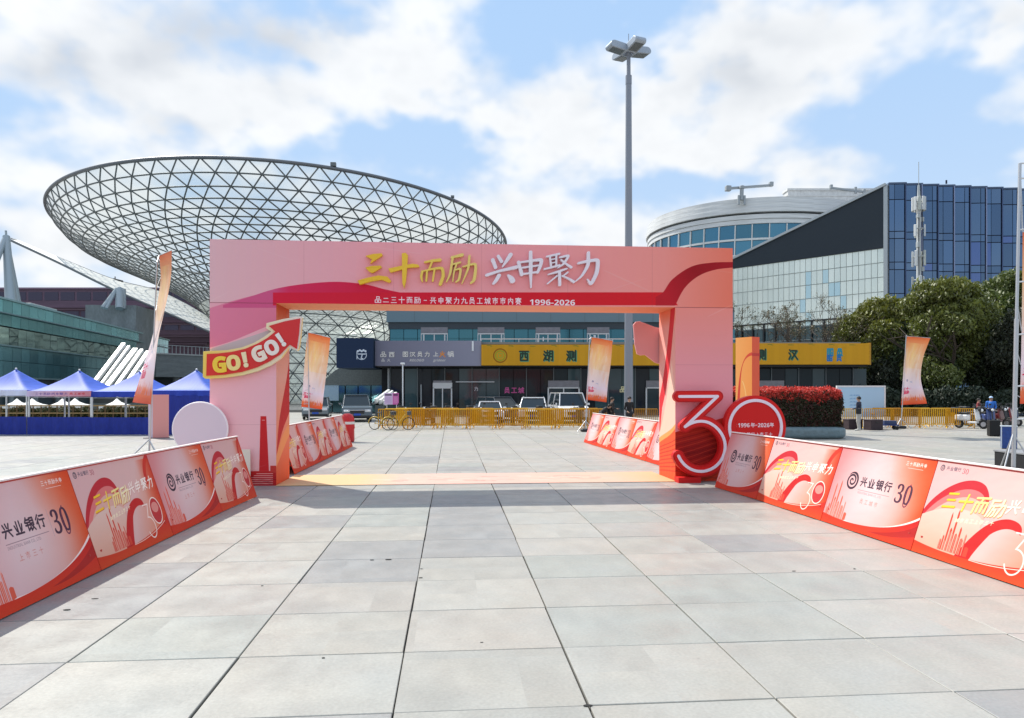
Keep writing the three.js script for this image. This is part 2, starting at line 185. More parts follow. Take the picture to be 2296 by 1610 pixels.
// ------------------------------------------------------------------ arch
const AZ = 15.55, AX = .608, ATH = 1.24, AH = 5.22, AO = 3.88, AL = -5.69, ALI = -4.32, ARI = 4.37, AR = 5.69;
const al = (x, y, zo = 0) => { const u = (x - CX) / FOC, d = (AZ - zo) / (Math.cos(YAW) - Math.sin(YAW) * u), p = at(x, y, d); return [p.x - AX, p.y]; };
const PINKS = { pale: '#f2c4c2' };
const arch = thing('event_arch', 'tall pink and red square event arch with golden lettering spanning the plaza', 'arch', [AX, 0, -AZ]);
{
  const PX = 2048, PY = 940, fx = (lx) => (lx - AL) / (AR - AL) * PX, fy = (ly) => (AH - ly) / AH * PY;
  const c = (x, dx, dy, f = 'lineTo') => { const [a, b] = al(dx, dy); x[f](fx(a), fy(b)); };
  const poly = (x, pts, fill) => { x.beginPath(); pts.forEach((p, i) => c(x, p[0], p[1], i ? 'lineTo' : 'moveTo')); x.closePath(); x.fillStyle = fill; x.fill(); };
  const smooth = (pts, n = 8) => new THREE.SplineCurve(pts.map((p) => new THREE.Vector2(...p))).getPoints(pts.length * n).map((v) => [v.x, v.y]);
  const gr = (x, a, b, stops) => { const [ax, ay] = al(...a), [bx_, by] = al(...b), g = x.createLinearGradient(fx(ax), fy(ay), fx(bx_), fy(by)); stops.forEach(([t, col]) => g.addColorStop(t, col)); return g; };
  const front = canvasTex(PX, PY, (x) => {
    x.fillStyle = gr(x, [470, 600], [1643, 640], [[0, '#eab8be'], [.3, '#f8a8b0'], [.6, '#faa3a5'], [.86, '#fb9a90'], [1, '#fa8068']]); x.fillRect(0, 0, PX, PY);
    // posts
    x.fillStyle = gr(x, [545, 700], [545, 1090], [[0, '#f0acb8'], [.35, '#f7b8c2'], [.8, '#f8bfc2'], [1, '#f6aaa4']]); x.fillRect(0, fy(AO), fx(ALI), PY);
    x.fillStyle = gr(x, [1580, 690], [1580, 1090], [[0, '#fa9488'], [.35, '#f6a0a6'], [.7, '#f2a2ae'], [1, '#f08a82']]); x.fillRect(fx(ARI), fy(AO), PX, PY);
    // magenta field on the left post and the wave running up out of it
    poly(x, [...smooth([[460, 694], [520, 675], [570, 662], [612, 652]]), [640, 684], [640, 722], ...smooth([[620, 722], [560, 748], [510, 768], [460, 782]])], gr(x, [470, 690], [620, 760], [[0, '#e6849f'], [1, '#e27892']]));
    poly(x, [[460, 790], ...smooth([[460, 786], [530, 764], [580, 748], [640, 726]]), [640, 740], [560, 792], [460, 800]], '#c9b3b6');
    // red hump and the long red band
    poly(x, [...smooth([[500, 684], [555, 667], [620, 647], [690, 636], [758, 632], [820, 638], [860, 648], [902, 657]]), [902, 690], [500, 690]], gr(x, [612, 660], [860, 650], [[0, '#d65a86'], [.15, '#dc2f5c'], [1, '#dc1f40']]));
    poly(x, [[612, 656], [1500, 655.5], [1520, 684.6], [612, 684.6]], gr(x, [612, 670], [1514, 670], [[0, '#dd1f3e'], [.6, '#e01e30'], [1, '#e2222a']]));
    // dark red ribbon curling up to the right edge
    poly(x, [...smooth([[1470, 666], [1487, 655], [1508, 626], [1550, 598], [1596, 589], [1650, 587.5]]), ...smooth([[1650, 599.5], [1605, 604.5], [1566, 619], [1535, 646], [1514, 685]]), [1470, 685]], gr(x, [1500, 670], [1643, 590], [[0, '#c71f2c'], [.5, '#a3141f'], [1, '#b01a25']]));
    // right foot: red ground with flowing lines
    poly(x, [...smooth([[1510, 970], [1560, 956], [1610, 940], [1650, 930]]), [1650, 1100], [1510, 1100]], gr(x, [1580, 950], [1580, 1080], [[0, '#d23324'], [.5, '#8e1414'], [.72, '#c4281e'], [1, '#e04422']]));
    x.lineWidth = 3; for (let i = 0; i < 12; i++) { x.strokeStyle = i % 2 ? 'rgba(120,10,14,.5)' : 'rgba(230,80,50,.45)'; x.beginPath(); smooth([[1510, 980 + i * 7], [1560, 968 + i * 6.5], [1610, 955 + i * 6], [1650, 948 + i * 6]]).forEach((p, k) => c(x, p[0], p[1], k ? 'lineTo' : 'moveTo')); x.stroke(); }
    // left foot: red tower, skyline and stepped plinth
    poly(x, [[455, 1062], [520, 1058], [575, 1056], [640, 1056], [640, 1100], [455, 1100]], gr(x, [545, 1050], [545, 1090], [[0, '#cf2a26'], [.5, '#c01f22'], [1, '#b3181e']]));
    poly(x, [[584, 933], [597, 933], [603, 1056], [581, 1056]], '#d3262a'); poly(x, [[587, 941], [594, 941], [594, 943], [587, 943]], '#e88a86');
    poly(x, [[540, 1032], [560, 1028], [562, 1060], [538, 1060]], '#d8473a'); poly(x, [[606, 1044], [622, 1044], [622, 1060], [606, 1060]], '#cf3a33');
    x.strokeStyle = '#e9a9a4'; x.lineWidth = 2.5; for (let i = 0; i < 6; i++) { x.beginPath(); c(x, 575 - i * 6, 1062 + i * 4.5, 'moveTo'); c(x, 612, 1062 + i * 4.5); x.stroke(); }
    // panel seams
    x.strokeStyle = 'rgba(120,50,60,.55)'; x.lineWidth = 2; for (const [a, b] of [[AL, ALI], [ARI, AR]]) { x.beginPath(); x.moveTo(fx(a), fy(AO)); x.lineTo(fx(b), fy(AO)); x.stroke(); }
    // joints between the printed sheets, rubbed corners and shoe marks near the ground
    x.strokeStyle = 'rgba(150,70,80,.22)'; x.lineWidth = 1.6; for (let i = 1; i < 6; i++) { x.beginPath(); x.moveTo(PX * i / 6 + 9, 0); x.lineTo(PX * i / 6 + 9, fy(AO)); x.stroke(); } for (const yy of [2.6, 1.3]) for (const [a, b] of [[AL, ALI], [ARI, AR]]) { x.beginPath(); x.moveTo(fx(a), fy(yy)); x.lineTo(fx(b), fy(yy)); x.stroke(); }
    let sm = 9; const rs = () => (sm = (sm * 16807) % 2147483647) / 2147483647; for (let i = 0; i < 120; i++) { const l = i % 2 ? lerp(AL, ALI, rs()) : lerp(ARI, AR, rs()); x.fillStyle = `rgba(60,20,20,${.05 + .12 * rs()})`; x.beginPath(); x.ellipse(fx(l), fy(.02 + .35 * rs() * rs()), 3 + 22 * rs(), 1 + 3 * rs(), rs() - .5, 0, 7); x.fill(); }
    for (let i = 0; i < 40; i++) { x.fillStyle = `rgba(255,240,236,${.05 + .09 * rs()})`; x.beginPath(); x.ellipse(PX * rs(), PY * rs(), 30 + 90 * rs(), 1 + 2 * rs(), rs() - .5, 0, 7); x.fill(); }
    // small white line of characters on the band
    x.strokeStyle = '#fbeef0'; const [t0, ty] = al(840, 664), [t1] = al(1172, 664), [, tb] = al(840, 680), s = fy(tb) - fy(ty), str = [...'品二三十而励-兴申聚力九员工城市市内赛'];
    str.forEach((ch, i) => glyph(x, ch, fx(lerp(t0, t1, i / str.length)), fy(ty), s, s * .105, .92));
    x.fillStyle = '#fbeef0'; x.font = `bold ${s * 1.12}px sans-serif`; const [y0] = al(1187, 664); x.save(); x.translate(fx(y0), fy(tb)); x.scale(1.25, 1); x.fillText('1996-2026', 0, 0); x.restore();
  });
  const wavy = noiseTex(256, (u, v) => .5 + .5 * fbm(u * 5, v * 5, 3, 3) + .08 * fbm(u * 40, v * 40, 1, 2), false); wavy.repeat.set(3, 1.6);
  const skin = (t) => P('#ffffff', .7, { map: t, specularIntensity: .45, bumpMap: wavy, bumpScale: .012 });
  const uvFront = (g, ox, oy) => { const p = g.attributes.position, n = g.attributes.normal, u = g.attributes.uv; for (let i = 0; i < p.count; i++) if (Math.abs(n.getZ(i)) > .5) u.setXY(i, (p.getX(i) + ox - AL) / (AR - AL), (p.getY(i) + oy) / AH); return g; };
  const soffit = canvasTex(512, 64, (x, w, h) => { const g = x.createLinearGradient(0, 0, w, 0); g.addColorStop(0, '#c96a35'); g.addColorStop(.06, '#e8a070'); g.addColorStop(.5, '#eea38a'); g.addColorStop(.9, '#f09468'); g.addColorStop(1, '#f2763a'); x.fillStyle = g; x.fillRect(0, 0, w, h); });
  const face = (fn) => canvasTex(256, 768, fn);
  // side walls of the opening: u runs away from or towards the photographer, v upwards
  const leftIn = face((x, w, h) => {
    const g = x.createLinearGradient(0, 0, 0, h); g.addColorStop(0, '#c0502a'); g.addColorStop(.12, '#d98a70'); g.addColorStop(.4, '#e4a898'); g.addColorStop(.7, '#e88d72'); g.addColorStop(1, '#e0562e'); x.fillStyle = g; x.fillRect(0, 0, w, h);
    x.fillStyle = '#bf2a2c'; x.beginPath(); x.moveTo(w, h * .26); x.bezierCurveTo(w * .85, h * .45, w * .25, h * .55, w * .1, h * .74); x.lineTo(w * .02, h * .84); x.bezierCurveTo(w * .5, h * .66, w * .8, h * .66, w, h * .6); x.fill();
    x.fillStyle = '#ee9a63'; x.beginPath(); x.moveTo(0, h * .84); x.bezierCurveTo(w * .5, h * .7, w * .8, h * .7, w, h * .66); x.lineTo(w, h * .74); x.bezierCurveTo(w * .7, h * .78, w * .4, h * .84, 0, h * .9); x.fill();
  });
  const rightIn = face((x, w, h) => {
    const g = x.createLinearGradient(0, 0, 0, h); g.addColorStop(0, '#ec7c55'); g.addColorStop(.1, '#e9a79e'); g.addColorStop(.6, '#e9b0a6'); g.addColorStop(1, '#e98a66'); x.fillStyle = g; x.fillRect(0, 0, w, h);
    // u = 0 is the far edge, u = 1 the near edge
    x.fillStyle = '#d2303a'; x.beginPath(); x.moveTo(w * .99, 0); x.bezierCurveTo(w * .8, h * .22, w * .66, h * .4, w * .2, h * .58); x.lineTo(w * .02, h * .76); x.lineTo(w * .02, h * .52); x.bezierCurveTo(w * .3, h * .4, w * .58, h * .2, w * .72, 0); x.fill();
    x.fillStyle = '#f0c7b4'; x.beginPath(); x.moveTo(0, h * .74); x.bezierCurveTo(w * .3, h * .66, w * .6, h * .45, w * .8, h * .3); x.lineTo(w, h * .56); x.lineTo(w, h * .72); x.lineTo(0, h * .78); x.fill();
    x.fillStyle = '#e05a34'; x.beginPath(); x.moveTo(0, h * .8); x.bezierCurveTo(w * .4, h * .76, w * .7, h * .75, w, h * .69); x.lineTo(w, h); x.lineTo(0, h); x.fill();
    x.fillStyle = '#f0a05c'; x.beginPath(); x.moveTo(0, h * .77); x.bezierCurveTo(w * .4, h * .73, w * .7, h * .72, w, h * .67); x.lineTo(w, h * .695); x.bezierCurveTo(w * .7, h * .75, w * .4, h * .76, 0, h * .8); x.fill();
    x.strokeStyle = '#c63a2a'; x.lineWidth = 5; for (let i = 0; i < 8; i++) { x.beginPath(); x.moveTo(0, h * (.83 + i * .02)); x.bezierCurveTo(w * .4, h * (.8 + i * .022), w * .7, h * (.79 + i * .023), w, h * (.76 + i * .026)); x.stroke(); }
  });
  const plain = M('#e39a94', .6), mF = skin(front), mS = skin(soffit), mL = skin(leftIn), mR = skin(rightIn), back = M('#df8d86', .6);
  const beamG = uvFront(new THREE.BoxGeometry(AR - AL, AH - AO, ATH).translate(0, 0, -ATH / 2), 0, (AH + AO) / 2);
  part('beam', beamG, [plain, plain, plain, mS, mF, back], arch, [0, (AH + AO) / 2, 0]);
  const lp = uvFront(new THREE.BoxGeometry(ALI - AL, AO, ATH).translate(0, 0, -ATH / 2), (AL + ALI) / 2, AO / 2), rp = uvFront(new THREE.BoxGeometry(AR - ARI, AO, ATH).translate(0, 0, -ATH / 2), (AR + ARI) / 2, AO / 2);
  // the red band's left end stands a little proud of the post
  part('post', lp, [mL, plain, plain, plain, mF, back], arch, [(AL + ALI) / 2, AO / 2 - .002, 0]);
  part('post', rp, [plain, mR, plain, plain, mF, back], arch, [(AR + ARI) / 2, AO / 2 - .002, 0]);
  // raised brush lettering; every character is traced from its pen strokes (picture units of a 580 x 160 strip)
  const Q = (a) => a.trim().split(' ').map((s) => s.split(',').map(Number));
  const CH = [
    ['poly', '92,120 160,100 240,93 250,112 190,152 135,190 152,150', '90,225 150,210 232,206 242,222 190,256 152,276 125,262', '20,345 110,318 210,296 292,306 328,345 312,363 240,336 150,351 40,383'],
    ['poly', '300,236 400,214 520,188 577,196 586,218 480,227 320,273', '424,95 460,89 480,110 471,250 462,350 446,417 429,370 427,250'],
    ['pen', '635,177,14 700,163,20 772,155,24', '702,170,14 676,236,15', '612,262,20 602,310,17 612,354,9', '610,262,12 700,239,17 788,231,22 802,300,24 776,376,26', '655,258,15 648,347,14', '722,250,15 707,347,14'],
    ['pen', '880,132,17 975,109,26', '890,130,18 866,280,18 833,358,9', '890,196,13 957,178,17', '925,190,15 903,260,13 890,352,9', '910,247,12 960,239,17 947,330,19 920,357,12', '985,217,13 1095,194,20 1086,330,24 1054,366,14', '1042,118,18 1030,232,18 973,372,8'],
    ['pen', '1255,155,26 1282,226,24', '1305,120,22 1336,170,24', '1418,106,32 1390,150,28 1345,216,12', '1200,296,24 1320,256,22 1470,220,30', '1312,298,30 1288,340,28 1262,372,20', '1395,294,14 1422,320,34 1436,345,40'],
    ['pen', '1490,176,22 1521,290,27', '1495,181,16 1600,164,19 1695,155,28 1690,210,25 1665,268,22', '1530,227,15 1670,205,15', '1535,286,15 1665,264,17', '1602,84,25 1602,250,27 1605,408,11'],
    ['pen', '1750,126,15 1862,99,18', '1777,120,14 1790,222,14', '1836,114,14 1836,216,14', '1790,152,9 1838,143,9', '1790,184,9 1838,175,9', '1728,241,15 1864,204,17', '1870,131,15 1945,117,20 1902,190,18 1850,228,9', '1880,155,14 1925,190,16 1972,221,20', '1762,290,10 1860,260,20 1932,234,13', '1865,260,22 1868,384,22', '1842,302,13 1756,374,12', '1890,300,12 1950,326,16 1992,352,20', '1940,268,14 1893,306,11'],
    ['pen', '2040,186,20 2130,165,24 2213,160,28 2205,270,30 2155,370,26 2120,332,9', '2130,90,24 2125,200,26 2070,300,19 1994,368,7'],
  ];
  const gold = ['#f4bf1e', '#f6c52c', '#f5cf55', '#f4d572'].map((q) => M(q, .38)), silver = M('#f3e7ee', .35);
  const sAl = (px, py) => al((820 + px / 3.958) / 1.0292, (560 + py / 3.958) / 1.0292, .1);
  CH.forEach(([kind, ...st], i) => {
    const pts = st.map(Q), xs = pts.flat().map((p) => p[0]), x0 = Math.min(...xs) - 40, K = 1.0;
    const shapes = trace(400, 480, (x) => {
      for (const s of pts) {
        if (kind === 'poly') { x.beginPath(); s.forEach(([a, b], k) => x[k ? 'lineTo' : 'moveTo']((a - x0) * K, b * K)); x.closePath(); x.fill(); continue; }
        const cu = new THREE.CatmullRomCurve3(s.map(([a, b, w]) => V(a, b, w)), false, 'catmullrom', .35), n = 46;
        for (let k = 0; k <= n; k++) { const q = cu.getPoint(k / n); x.beginPath(); x.ellipse((q.x - x0) * K, q.y * K, q.z * .66, q.z * .54, -.5, 0, 7); x.fill(); }
      }
    }, .45);
    const [lx, ly] = sAl(x0, 480), [mx] = sAl(x0 + 400, 480), sc = (mx - lx) / 400, [, top] = sAl(x0, 0), sy = (top - ly) / 480;
    const g = plate(shapes, sc, .085, .0045).scale(1, sy / sc, 1);
    part('raised_character', g, i < 4 ? gold[i] : silver, arch, [lx, ly, .016]);
  });
}
// sheet of printed vinyl on the ground between the posts
{
  const t = canvasTex(1024, 256, (x, w, h) => {
    const g = x.createLinearGradient(0, 0, w, 0); g.addColorStop(0, '#cfa878'); g.addColorStop(.18, '#cdab7c'); g.addColorStop(.3, '#cfa798'); g.addColorStop(.55, '#d0a598'); g.addColorStop(.85, '#cfa792'); g.addColorStop(1, '#cfa474'); x.fillStyle = g; x.fillRect(0, 0, w, h);
    let s = 3; const r = () => (s = (s * 16807) % 2147483647) / 2147483647;
    for (let i = 0; i < 60; i++) { x.strokeStyle = `rgba(${r() > .5 ? '214,96,84' : '226,200,186'},${.25 + r() * .4})`; x.lineWidth = 3 + r() * 7; const a = w * (.22 + r() * .6), b = h * (.3 + r() * .45); x.beginPath(); x.moveTo(a, b); x.bezierCurveTo(a + 30, b - 20 * r(), a + 50, b + 26 * r(), a + 90 * r(), b + 10 * r()); x.stroke(); }
  });
  const g = bx(ARI - ALI - .02, .006, 1.95, 0, .009, 0);
  const m = solo('ground_mat', g, M('#ffffff', .6, { map: t }), 'flat yellow and peach printed mat on the paving between the arch posts', 'mat'); m.position.set(AX + (ARI + ALI) / 2, 0, -AZ - .86);
}
// red GO! GO! arrow board
{
  const T = (cx, cyy) => [(400 + cx / 3.578) / 1.0292, (680 + cyy / 3.578) / 1.0292];
  const o = thing('arrow_sign', 'curved red GO! GO! arrow board with yellow rim on the left arch post', 'arrow sign', [AX, 0, -AZ]);
  const zo = .14, S = 4, ox = 430, oy = 690;
  const outer = [[246, 474], [300, 470], [440, 462], [560, 440], [660, 402], [740, 355], [806, 308], [762, 284], [764, 240], [900, 205], [1048, 180], [1061, 192], [1050, 330], [1034, 445], [1020, 466], [985, 452], [952, 436], [890, 520], [800, 585], [690, 634], [560, 668], [400, 690], [262, 696], [242, 680]];
  const inner = [[274, 494], [360, 490], [480, 476], [590, 450], [690, 408], [770, 362], [838, 308], [784, 262], [920, 222], [1044, 198], [1034, 320], [1016, 450], [956, 414], [880, 494], [790, 552], [690, 600], [560, 640], [420, 662], [270, 672]];
  const draw = (pts) => trace(1200, 720, (x) => { x.beginPath(); pts.forEach((p, i) => { const [a, b] = T(...p); x[i ? 'lineTo' : 'moveTo']((a - ox) * S, (b - oy) * S); }); x.closePath(); x.fill(); }, .5);
  const place = (shapes, d, bev, z, m, name) => { const [x0, y0] = al(ox, oy + 720 / S, z), [x1, y1] = al(ox + 1200 / S, oy, z), s = (x1 - x0) / 1200; part(name, plate(shapes, s, d, bev).scale(1, (y1 - y0) / 720 / s, 1), m, o, [x0, y0, z - d]); };
  const rim = canvasTex(256, 8, (x, w, h) => { const g = x.createLinearGradient(0, 0, w, 0); g.addColorStop(0, '#f6cf4a'); g.addColorStop(.4, '#f3dfa2'); g.addColorStop(.8, '#f1e6da'); x.fillStyle = g; x.fillRect(0, 0, w, h); }, 1); rim.repeat.set(1 / 1200, 1 / 720);
  place(draw(outer), .12, .0035, zo, M('#ffffff', .5, { map: rim }), 'rim_board');
  const red = canvasTex(256, 8, (x, w, h) => { const g = x.createLinearGradient(0, 0, w, 0); g.addColorStop(0, '#dd2b1e'); g.addColorStop(1, '#d8242c'); x.fillStyle = g; x.fillRect(0, 0, w, h); }, 1); red.repeat.set(1 / 1200, 1 / 720);
  place(draw(inner), .03, .002, zo + .03, M('#ffffff', .5, { map: red }), 'red_face');
  for (const [ch, cx, cyy, h, rot, col] of [['G', 382, 577, 128, -.06, '#f7cf3c'], ['O', 497, 562, 122, -.12, '#f6dc8a'], ['!', 592, 538, 122, -.2, '#f4e2b4'], ['G', 704, 491, 126, -.44, '#f5e3cf'], ['O', 812, 437, 122, -.5, '#f4e6dc'], ['!', 889, 374, 116, -.6, '#f4e9e2']]) {
    const g = new TextGeometry(ch, { font, size: 1, depth: .35, bevelEnabled: true, bevelSize: .05, bevelThickness: .03, bevelSegments: 2, curveSegments: 6 }); g.center();
    const [px, py] = al(...T(cx, cyy), zo + .05), s = h / 3.578 / 1.0292 * 15.3 / 1600 / 1.08;
    part('raised_letter', g.scale(s * .98, s, s * .3), M(col, .4), o, [px, py, zo + .05], [0, 0, -rot]);
  }
}
// pale disc and the cream board beside the left post
{
  const o = thing('round_board', 'pale pink round cut-out board beside the foot of the left arch post', 'cutout board', [AX, 0, -AZ]);
  const [cx, cyy] = al(450, 962, .1), r = .55;
  part('disc', new THREE.CylinderGeometry(r, r, .05, 48).rotateX(Math.PI / 2), M('#dfcbd6', .6), o, [cx, cyy, .12]);
  part('rim', new THREE.TorusGeometry(r, .026, 8, 48), M('#f6ecee', .5), o, [cx, cyy, .12]);
  const [ax, ay] = al(545, 1005), [, by] = al(560, 1088); void ay;
  part('stand_board', rb(.24, .78, .03, 0, .39, 0, .01), M('#e9d9c8', .6), o, [ax + .06, Math.max(0, by) * 0 + .002, .1]);
  parts('brace', [bar([cx - .2, cyy - .45, .05], [cx - .2, .01, -.35], .015), bar([cx + .15, cyy - .45, .05], [cx + .15, .01, -.35], .015), bar([cx - .2, cyy - .5, .09], [cx - .2, 0, .09], .02), bar([cx + .15, cyy - .5, .09], [cx + .15, 0, .09], .02)], M('#b8b3b2', .4, { metalness: .6 }), o);
}
// pink cut-out fixed behind the right post, reaching into the opening
{
  const pts = [[1421, 740], [1420, 729], [1425, 723], [1433, 722], [1468, 735], [1530, 748], [1530, 830], [1468, 812], [1446, 795], [1436, 796], [1428, 793], [1423, 770]], zb = -ATH - .1, l = pts.map(([x, y]) => al(x, y, zb));
  const sh = new THREE.Shape(l.map((p) => new THREE.Vector2(...p)));
  const o = thing('cloud_board', 'pink rounded cut-out board sticking out behind the right arch post', 'cutout board', [AX, 0, -AZ]);
  part('face_board', new THREE.ExtrudeGeometry(sh, { depth: .04, bevelEnabled: true, bevelSize: .012, bevelThickness: .01, bevelSegments: 2 }), M('#e2a2a4', .6), o, [0, 0, zb]);
  parts('bracket', [bar([4.9, 3.0, zb + .03], [4.9, 3.0, -ATH + .01], .02), bar([5.05, 2.75, zb + .03], [5.05, 2.75, -ATH + .01], .02)], M('#999', .4, { metalness: .7 }), o);
}
// the standing "30": figure 3 and a round plaque for the 0
{
  const o = thing('anniversary_sign', 'big standing red number 30 with white outline before the right arch post', 'number sign', [AX, 0, -AZ]);
  const T = (cx, cyy) => [(1480 + cx / 5.74) / 1.0292, (860 + cyy / 5.74) / 1.0292], zo = .28;
  const red = P('#e01e1c', .5, { specularIntensity: .5 }), white = M('#f8e4ee', .4), deep = P('#cc1a1c', .5, { specularIntensity: .5 });
  const path = (x, k) => { x.beginPath(); x.moveTo(505 * k, 320 * k); x.lineTo(1008 * k, 318 * k); x.lineTo(578 * k, 722 * k); x.bezierCurveTo(690 * k, 640 * k, 800 * k, 640 * k, 870 * k, 662 * k); x.bezierCurveTo(1010 * k, 710 * k, 1110 * k, 850 * k, 1110 * k, 985 * k); x.bezierCurveTo(1110 * k, 1180 * k, 960 * k, 1318 * k, 790 * k, 1318 * k); x.bezierCurveTo(650 * k, 1318 * k, 540 * k, 1225 * k, 492 * k, 1110 * k); };
  const W = 700, Hh = 800, k = .5; // tracing scale
  const t3 = (lw) => trace(W, Hh, (x) => { path(x, k); x.lineWidth = lw * k; x.stroke(); }, .4);
  const put = (shapes, d, bev, z, m, name) => { const [x0, y0] = al(...T(0, Hh / k), z), [x1, y1] = al(...T(W / k, 0), z), s = (x1 - x0) / W; part(name, plate(shapes, s, d, bev).scale(1, (y1 - y0) / Hh / s, 1), m, o, [x0, y0, z - d]); };
  put(t3(152), .14, .005, zo, deep, 'figure_three');
  put(t3(118), .02, .003, zo + .018, red, 'figure_three_face');
  put(t3(38), .02, .003, zo + .038, white, 'white_line');
  const [cx, cyy] = al(...T(1505, 722), zo), R = .70;
  part('plaque', new THREE.CylinderGeometry(R, R, .16, 64).rotateX(Math.PI / 2), red, o, [cx, cyy, zo - .06]);
  const ring = new THREE.Shape(); ring.absarc(0, 0, .62, 0, Math.PI * 2, false); const hole = new THREE.Path(); hole.absarc(0, 0, .562, 0, Math.PI * 2, true); ring.holes.push(hole);
  part('white_ring', new THREE.ExtrudeGeometry(ring, { depth: .018, bevelEnabled: true, bevelSize: .004, bevelThickness: .004, bevelSegments: 1, curveSegments: 48 }), white, o, [cx, cyy, zo + .022]);
  const tx = canvasTex(512, 256, (x, w, h) => { x.fillStyle = '#e01e1c'; x.fillRect(0, 0, w, h); x.fillStyle = x.strokeStyle = '#fbe4e8'; x.font = 'bold 74px sans-serif'; x.fillText('1996', 16, 92); x.fillText('2026', 286, 92); glyph(x, '年', 190, 34, 60, 8); glyph(x, '-', 240, 36, 56, 8); glyph(x, '年', 452, 34, 56, 8); write(x, '兴业银行上市三十', 14, 160, 52, 6, 1.16); });
  part('plaque_text', new THREE.BoxGeometry(.86, .43, .006), P('#ffffff', .5, { map: tx, specularIntensity: .5 }), o, [cx, cyy - .06, zo + .024]);
  parts('foot', [bx(.5, .12, .3, cx, .06, zo - .06), bx(.5, .12, .3, cx - 1.5, .06, zo - .08)], deep, o); part('stand', bx(.1, .5, .08, cx, .3, zo - .06), deep, o);
  parts('strut', [bar([cx + .55, cyy - .1, zo - .12], [cx + 1.0, .01, zo - .55], .014), bar([cx + .5, cyy - .2, zo - .12], [cx + .92, .01, zo - .5], .014)], M('#c9c9c6', .35, { metalness: .8 }), o);
}
// second, orange gate post further back
{
  const p = at(1676, 878, 26), o = thing('orange_gate_post', 'tall orange printed post standing behind the right arch post above the hedge', 'gate post', [p.x, 0, p.z], -.0);
  const h = 2 + (CY - 757) * 26 / 1600, w1 = .42, w2 = .72;
  const side = canvasTex(128, 512, (x, w, hh) => { const g = x.createLinearGradient(0, 0, w, 0); g.addColorStop(0, '#f4a95a'); g.addColorStop(1, '#f29a48'); x.fillStyle = g; x.fillRect(0, 0, w, hh); x.fillStyle = '#d8432a'; x.beginPath(); x.moveTo(w, hh * .17); x.bezierCurveTo(w * .4, hh * .18, w * .34, hh * .3, w * .3, hh * .45); x.lineTo(w * .12, hh); x.lineTo(0, hh); x.bezierCurveTo(w * .1, hh * .5, w * .15, hh * .16, w, hh * .14); x.fill(); x.strokeStyle = '#f8c87e'; x.lineWidth = 6; x.beginPath(); x.moveTo(w * .42, hh * .4); x.bezierCurveTo(w * .75, hh * .5, w * .7, hh * .7, w * .7, hh); x.stroke(); });
  const fr = M('#e2522a', .5), a = new THREE.BoxGeometry(w1, h, w2);
  part('post', a, [fr, M('#ffffff', .5, { map: side }), M('#f0a070', .5), fr, fr, fr], o, [0, h / 2, 0], [0, .5, 0]);
  part('ribbon', bx(w1 + .004, .1, .01, 0, h * .84, w2 / 2 + .004), M('#c8281f', .5), o, [0, 0, 0], [0, .5, 0]);
  part('base', bx(.9, .06, 1.3, 0, .03, 0), M('#7a706a', .7), o, [0, 0, 0], [0, .5, 0]);
}
// ------------------------------------------------------------------ printed barrier boards
function skyline(x, ox, oy, s, col, lite) {
  x.fillStyle = col; for (const [a, b, w] of [[0, .25, .05], [.06, .35, .04], [.12, .9, .045], [.19, .55, .06], [.27, 1, .05], [.34, .45, .07], [.43, .62, .05], [.5, .38, .08], [.6, .5, .04], [.66, .22, .1]]) { x.beginPath(); x.moveTo(ox + a * s, oy); x.lineTo(ox + (a + .006) * s, oy - b * s * .8); x.lineTo(ox + (a + w * .5) * s, oy - b * s * .88); x.lineTo(ox + (a + w) * s, oy - b * s * .78); x.lineTo(ox + (a + w) * s, oy); x.fill(); }
  x.strokeStyle = lite; x.lineWidth = s * .006; for (const a of [.02, .14, .165, .21, .24, .29, .305, .37, .4, .45, .53, .56, .62]) { x.beginPath(); x.moveTo(ox + a * s, oy); x.lineTo(ox + a * s, oy - s * (.15 + .3 * ((a * 37) % 1))); x.stroke(); }
}
function swirl(x, cx, cy_, r, col) { x.strokeStyle = col; x.lineCap = 'round'; for (let i = 0; i < 90; i++) { const t0 = i / 90, q0 = (t) => r * (1 - .88 * Math.max(0, t - .22) / .78), a0 = -2.4 + t0 * 14.4, ra = q0(t0); x.lineWidth = r * (.3 - .12 * t0) * (t0 < .08 ? .3 + t0 * 8 : 1); const a1 = a0 + .2, rb_ = q0(t0 + 1 / 90); x.beginPath(); x.moveTo(cx + ra * Math.cos(a0), cy_ + ra * Math.sin(a0)); x.lineTo(cx + rb_ * Math.cos(a1), cy_ + rb_ * Math.sin(a1)); x.stroke(); } }
